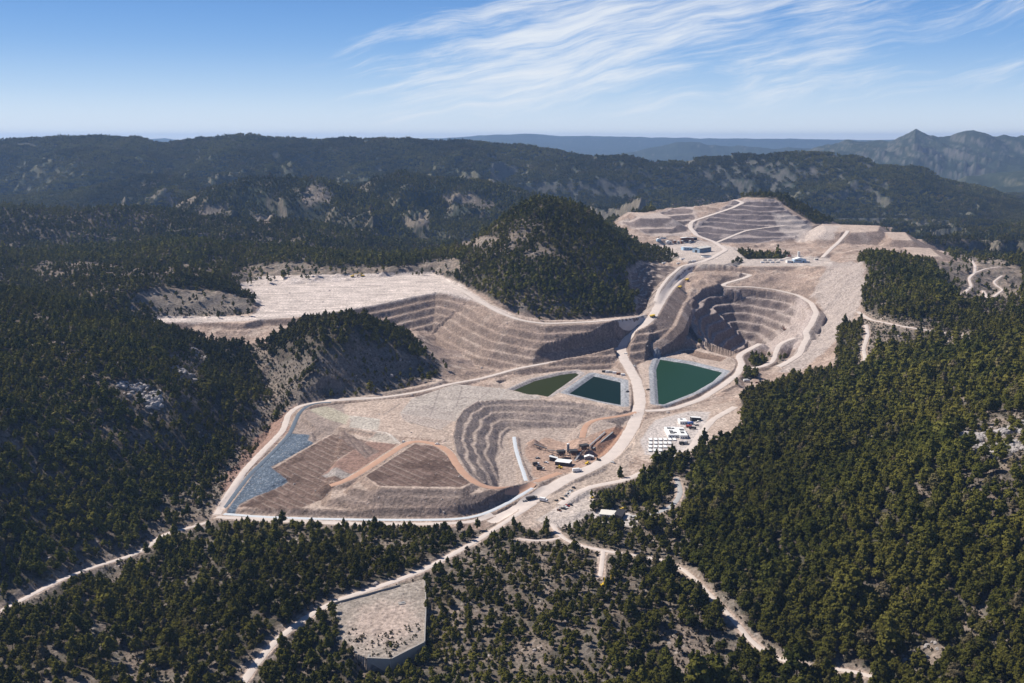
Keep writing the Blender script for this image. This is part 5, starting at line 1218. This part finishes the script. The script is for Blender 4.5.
# walled platform
def wall_run(pts, zt, zb, th, cap=.25):
    m, c = MB(), MB()
    for a, b in zip(pts[:-1], pts[1:]):
        a, b = Vector(a[:2]), Vector(b[:2]); d = (b - a).normalized(); nn = Vector((-d.y, d.x)) * th * .5; a2, b2 = a - d * th * .45, b + d * th * .45
        for q, z0, z1, g in ((m, zb, zt, 1.0), (c, zt + .003, zt + cap, 1.35)):
            n2 = nn * g; q.add([(*(a2 - n2), z0), (*(b2 - n2), z0), (*(b2 + n2), z0), (*(a2 + n2), z0), (*(a2 - n2), z1), (*(b2 - n2), z1), (*(b2 + n2), z1), (*(a2 + n2), z1)], [(0, 3, 2, 1), (4, 5, 6, 7), (0, 1, 5, 4), (1, 2, 6, 5), (2, 3, 7, 6), (3, 0, 4, 7)])
    return m, c
W = [C(*p) for p in PLAT]; wl = {'left': [W[0], W[8]], 'right': [W[1], W[2], W[3]], 'near': [W[3], W[4], W[5]], 'back': [W[0], C(360, 597, -2), C(400, 586, -2)]}
ret = root('retaining_wall', (W[4][0], W[4][1], -2), 'tall pale concrete retaining wall holding up the walled yard above the pines', 'wall')
lo_ = Vector(ret.location)
for nm, zt, zb, th in (('near', -1.2, -13, .7), ('right', -.9, -13, .6)):
    m, c = wall_run(wl[nm], zt, zb, th)
    for q in (m, c): q.V = [tuple(Vector(v) - lo_) for v in q.V]
    m.build('wall_face', 'concrete', ret); c.build('coping', 'concrete', ret)
# buttress ends of the near wall
x0 = Vector(W[5]) - lo_; MB().box(x0.x, x0.y + 2.5, -11, 1.2, 5, 11.6).build('wing_wall', 'concrete', ret)
fw = root('boundary_wall', W[0], 'low white wall along the left side of the walled yard', 'wall'); m, c = wall_run(wl['left'], -1.3, -6, .4)
for q in (m, c): q.V = [tuple(Vector(v) - Vector(W[0])) for v in q.V]
m.build('wall_face', 'cream', fw); c.build('coping', 'cream', fw)
fw = root('boundary_wall', W[0], 'dark edged low wall between the dirt track and the walled yard', 'wall'); m, c = wall_run(wl['back'], -.9, -5, .4)
for q in (m, c): q.V = [tuple(Vector(v) - Vector(W[0])) for v in q.V]
m.build('wall_face', 'concrete', fw); c.build('coping', 'concrete', fw)
r = root('concrete_slab', gnd(402, 603.5), 'square pale concrete slab lying on the walled yard', 'slab', .35); MB().box(0, 0, -.2, 5, 3.6, .75).build('slab', 'concrete', r, .05); MB().box(.6, .3, .56, 2.2, 1.4, .35).build('hatch', 'grey', r)

# ------------------------------------------------------------------ rock outcrops
def outcrop(px, py, n, size, spread, label, dmin=0, flat=.7):
    c = gnd(px, py, dmin=dmin); r = root('rock_outcrop', c, label, 'rock'); V, Fc, cnt = [], [], 0; v, f = ICO[3]
    n = int(n * 2.4); size *= .85
    for k in range(n):
        a = RNG.uniform(0, 6.28); rr = spread * math.sqrt(RNG.uniform(0, 1)); x, y = c.x + rr * math.cos(a) * 1.5, c.y + rr * math.sin(a); z = float(zat(x, y)); s = size * RNG.uniform(.4, 1.1)
        q = v * np.array([s * RNG.uniform(.8, 1.5), s * RNG.uniform(.7, 1.1), s * flat * RNG.uniform(.7, 1.4)])
        o_ = RNG.uniform(0, 99); bump = 1 + .34 * np.round(2.4 * fbm(v[:, 0] * 2 + v[:, 2] + o_, v[:, 1] * 2 - v[:, 2] * 1.3, 1.1, 3, k)) / 3 + .12 * fbm(v[:, 0] * 5 + v[:, 2] * 4, v[:, 1] * 5 + v[:, 2] * 2 + o_, 1.0, 2, k + 7)
        q = q * bump[:, None]; g = RNG.uniform(0, 6.28); q = np.c_[q[:, 0] * math.cos(g) - q[:, 1] * math.sin(g), q[:, 0] * math.sin(g) + q[:, 1] * math.cos(g), q[:, 2]]
        V.append(q + np.array([x - c.x, y - c.y, z - c.z])); Fc.append(f + cnt); cnt += len(v)
    quick_mesh('rock_face', np.concatenate(V), np.concatenate(Fc), M['rock'], parent=r)
for a in [(138, 392, 26, 3.6, 15, 'pale cliff of broken rock in the middle of the dark wooded slope'), (152, 402, 14, 4.6, 8, 'steep grey rock face below the pale cliff in the dark wood'), (182, 372, 10, 3.6, 12, 'rounded grey rocks among the pines right of the pale cliff'), (192, 350, 10, 3.0, 14, 'pale rocks by the edge of the wood under the dump'), (88, 362, 7, 2.4, 9, 'small pale ledge high on the dark wooded slope'), (130, 367, 6, 2.4, 9, 'thin pale ledge above the pale cliff'), (8, 405, 6, 3, 8, 'pale rocks at the left edge of the dark slope'),
          (210, 438, 8, 1.8, 9, 'low pinkish rocks in the gully west of the heap'),
          (983, 438, 20, 5.2, 12, 'big pale rock slabs left in the outcrop of the right forest'), (1006, 450, 20, 6.4, 12, 'massive pale boulder face at the right of the forest outcrop'), (975, 447, 10, 3.6, 8, 'lower pale rocks under the forest outcrop'), (1016, 430, 14, 5.4, 10, 'pale rocks climbing to the right edge above the outcrop'), (1012, 366, 10, 4.0, 12, 'pale rock patch on the right slope near the crest'), (915, 655, 12, 1.6, 9, 'pale stones in the gully at the bottom right')]: outcrop(*a)
# ------------------------------------------------------------------ light, sky, air, camera
SUN_AZ = math.radians(-62)      # measured from the view direction (+Y), negative = to the west side of it
SUN_EL = math.radians(46)
sd = Vector((math.sin(SUN_AZ) * math.cos(SUN_EL), math.cos(SUN_AZ) * math.cos(SUN_EL), math.sin(SUN_EL)))
L = bpy.data.lights.new('sun', 'SUN'); L.energy = 5.0; L.angle = math.radians(.53); L.color = (1, .945, .865)
lo = bpy.data.objects.new('sun', L); COL.objects.link(lo); lo.rotation_euler = sd.to_track_quat('Z', 'Y').to_euler()
world = bpy.data.worlds.new('World'); scene.world = world; world.use_nodes = True
nt = world.node_tree; bg = nt.nodes['Background']
sky = N(nt, 'ShaderNodeTexSky', sky_type='NISHITA'); sky.sun_disc = False; sky.sun_elevation = SUN_EL; sky.sun_rotation = SUN_AZ
sky.altitude = 2000; sky.air_density = 1.0; sky.dust_density = .6; sky.ozone_density = 2.2
bg.inputs['Strength'].default_value = .085
tc = N(nt, 'ShaderNodeTexCoord')
sep = N(nt, 'ShaderNodeSeparateXYZ'); nt.links.new(tc.outputs['Generated'], sep.inputs[0])
mz = N(nt, 'ShaderNodeMath', operation='MAXIMUM'); mz.inputs[1].default_value = .015; nt.links.new(sep.outputs['Z'], mz.inputs[0])
def mth(op, a, b=None, c=None):
    n = N(nt, 'ShaderNodeMath', operation=op)
    for i, v in enumerate((a, b, c)):
        if v is None: continue
        if isinstance(v, (int, float)): n.inputs[i].default_value = v
        else: nt.links.new(v, n.inputs[i])
    return n.outputs[0]
u = mth('DIVIDE', sep.outputs['X'], mz.outputs[0]); v = mth('DIVIDE', sep.outputs['Y'], mz.outputs[0])
def noise_at(us, vs, scale, det, seed, rough=.55, dist=.0):
    cb = N(nt, 'ShaderNodeCombineXYZ'); nt.links.new(us, cb.inputs[0]); nt.links.new(vs, cb.inputs[1]); cb.inputs[2].default_value = seed
    no = N(nt, 'ShaderNodeTexNoise'); no.inputs['Scale'].default_value = scale; no.inputs['Detail'].default_value = det; no.inputs['Roughness'].default_value = rough; no.inputs['Distortion'].default_value = dist
    nt.links.new(cb.outputs[0], no.inputs['Vector']); return no.outputs['Fac']
# clear-sky colour by height above the horizon, blended with the physical sky
el = mth('MULTIPLY', mth('ARCSINE', sep.outputs['Z']), 57.29578); az = mth('MULTIPLY', mth('ARCTAN2', sep.outputs['X'], sep.outputs['Y']), 57.29578)
rmp = N(nt, 'ShaderNodeValToRGB'); er = rmp.color_ramp; er.interpolation = 'B_SPLINE'
er.elements[0].position = 0; er.elements[0].color = (.80, .86, .93, 1); er.elements[1].position = 1; er.elements[1].color = (.025, .06, .18, 1)
for p_, c_ in ((.012, (.70, .80, .92, 1)), (.035, (.45, .64, .88, 1)), (.065, (.20, .42, .80, 1)), (.10, (.125, .32, .72, 1)), (.22, (.07, .18, .46, 1)), (.45, (.035, .09, .26, 1))): e_ = er.elements.new(p_); e_.color = c_
nt.links.new(mth('DIVIDE', el, 75.0), rmp.inputs[0])
sc = N(nt, 'ShaderNodeVectorMath', operation='SCALE'); sc.inputs['Scale'].default_value = SKYK; nt.links.new(rmp.outputs[0], sc.inputs[0])
mxs = N(nt, 'ShaderNodeMix', data_type='RGBA'); mxs.inputs[0].default_value = .88; nt.links.new(sky.outputs[0], mxs.inputs[6]); nt.links.new(sc.outputs[0], mxs.inputs[7])
# cirrus: feathery streaks climbing to the east
th = math.radians(13); c1_, s1_ = math.cos(th), math.sin(th)
warp_ = noise_at(az, el, .07, 3, 4.0)
el2 = mth('ADD', el, mth('MULTIPLY', mth('SUBTRACT', warp_, .5), 4.2))
lg = mth('ADD', mth('MULTIPLY', az, c1_), mth('MULTIPLY', el2, s1_)); ac = mth('SUBTRACT', mth('MULTIPLY', el2, c1_), mth('MULTIPLY', az, s1_))
fine = noise_at(mth('MULTIPLY', lg, .12), mth('MULTIPLY', ac, .95), 1.0, 10, 1.0, .64, .5)
broad = noise_at(mth('MULTIPLY', lg, .06), mth('MULTIPLY', ac, .33), 1.0, 4, 9.3, .5, .3)
def band(x, a0, a1):
    n = N(nt, 'ShaderNodeMapRange', interpolation_type='SMOOTHSTEP'); n.inputs[1].default_value = a0; n.inputs[2].default_value = a1; nt.links.new(x, n.inputs[0]); return n.outputs[0]
# the band's heart runs from low in the middle of the view up to the east
off_ = mth('SUBTRACT', el, mth('ADD', mth('MULTIPLY', az, .10), 4.6))
off2 = mth('SUBTRACT', el, mth('ADD', mth('MULTIPLY', az, .06), 1.9))
heart = mth('MAXIMUM', mth('MULTIPLY', mth('SUBTRACT', 1.0, band(mth('ABSOLUTE', off_), .8, 6.0)), band(az, -17.0, 1.0)), mth('MULTIPLY', mth('MULTIPLY', mth('SUBTRACT', 1.0, band(mth('ABSOLUTE', off2), .3, 2.4)), band(az, -2.0, 9.0)), .85))
fib = noise_at(mth('MULTIPLY', lg, .35), mth('MULTIPLY', ac, 5.5), 1.0, 7, 5.0, .6, .8)
cover = mth('ADD', mth('ADD', mth('MULTIPLY', fine, .78), mth('MULTIPLY', broad, .55)), mth('MULTIPLY', heart, .30))
cv = mth('MULTIPLY', band(mth('ADD', cover, mth('MULTIPLY', mth('SUBTRACT', fib, .5), .2)), .80, 1.17), .90)
mx = N(nt, 'ShaderNodeMix', data_type='RGBA'); nt.links.new(cv, mx.inputs[0]); nt.links.new(mxs.outputs[2], mx.inputs[6]); mx.inputs[7].default_value = (.84 * SKYK, .88 * SKYK, .93 * SKYK, 1)
nt.links.new(mx.outputs[2], bg.inputs['Color'])
# air
def haze(density):
    x, y0, y1, z0, z1 = 17500, -1500, 27500, float(Z.min()) - 3, float(max(Z.max(), ZC) + 12)
    Vh = [(-x, y0, z0), (x, y0, z0), (x, y1, z0), (-x, y1, z0), (-x, y0, z1), (x, y0, z1), (x, y1, z1), (-x, y1, z1)]
    m = bpy.data.materials.new('air'); m.use_nodes = True; t = m.node_tree; t.nodes.clear()
    out = t.nodes.new('ShaderNodeOutputMaterial'); pv = t.nodes.new('ShaderNodeVolumePrincipled')
    pv.inputs['Color'].default_value = (.38, .59, .97, 1); pv.inputs['Density'].default_value = density; pv.inputs['Anisotropy'].default_value = .2
    t.links.new(pv.outputs[0], out.inputs['Volume'])
    o = quick_mesh('haze', Vh, [(0, 3, 2, 1), (4, 5, 6, 7), (0, 1, 5, 4), (1, 2, 6, 5), (2, 3, 7, 6), (3, 0, 4, 7)], m); tagobj(o, kind='stuff')
haze(HAZE)
cam = bpy.data.cameras.new('camera'); cam.lens = F / 1024 * 36; cam.sensor_width = 36; cam.clip_start = 1; cam.clip_end = 60000
co = bpy.data.objects.new('camera', cam); COL.objects.link(co); co.location = (0, 0, ZC); co.rotation_euler = (math.radians(90) - PITCH, 0, 0)
scene.camera = co
scene.view_settings.view_transform = 'Standard'; scene.view_settings.look = 'None'; scene.view_settings.gamma = 1; scene.view_settings.exposure = EXPO
scene.render.resolution_x = 1024; scene.render.resolution_y = 683
cy = scene.cycles; cy.max_bounces = 4; cy.diffuse_bounces = 2; cy.volume_bounces = 0; cy.transparent_max_bounces = 4; cy.use_denoising = True
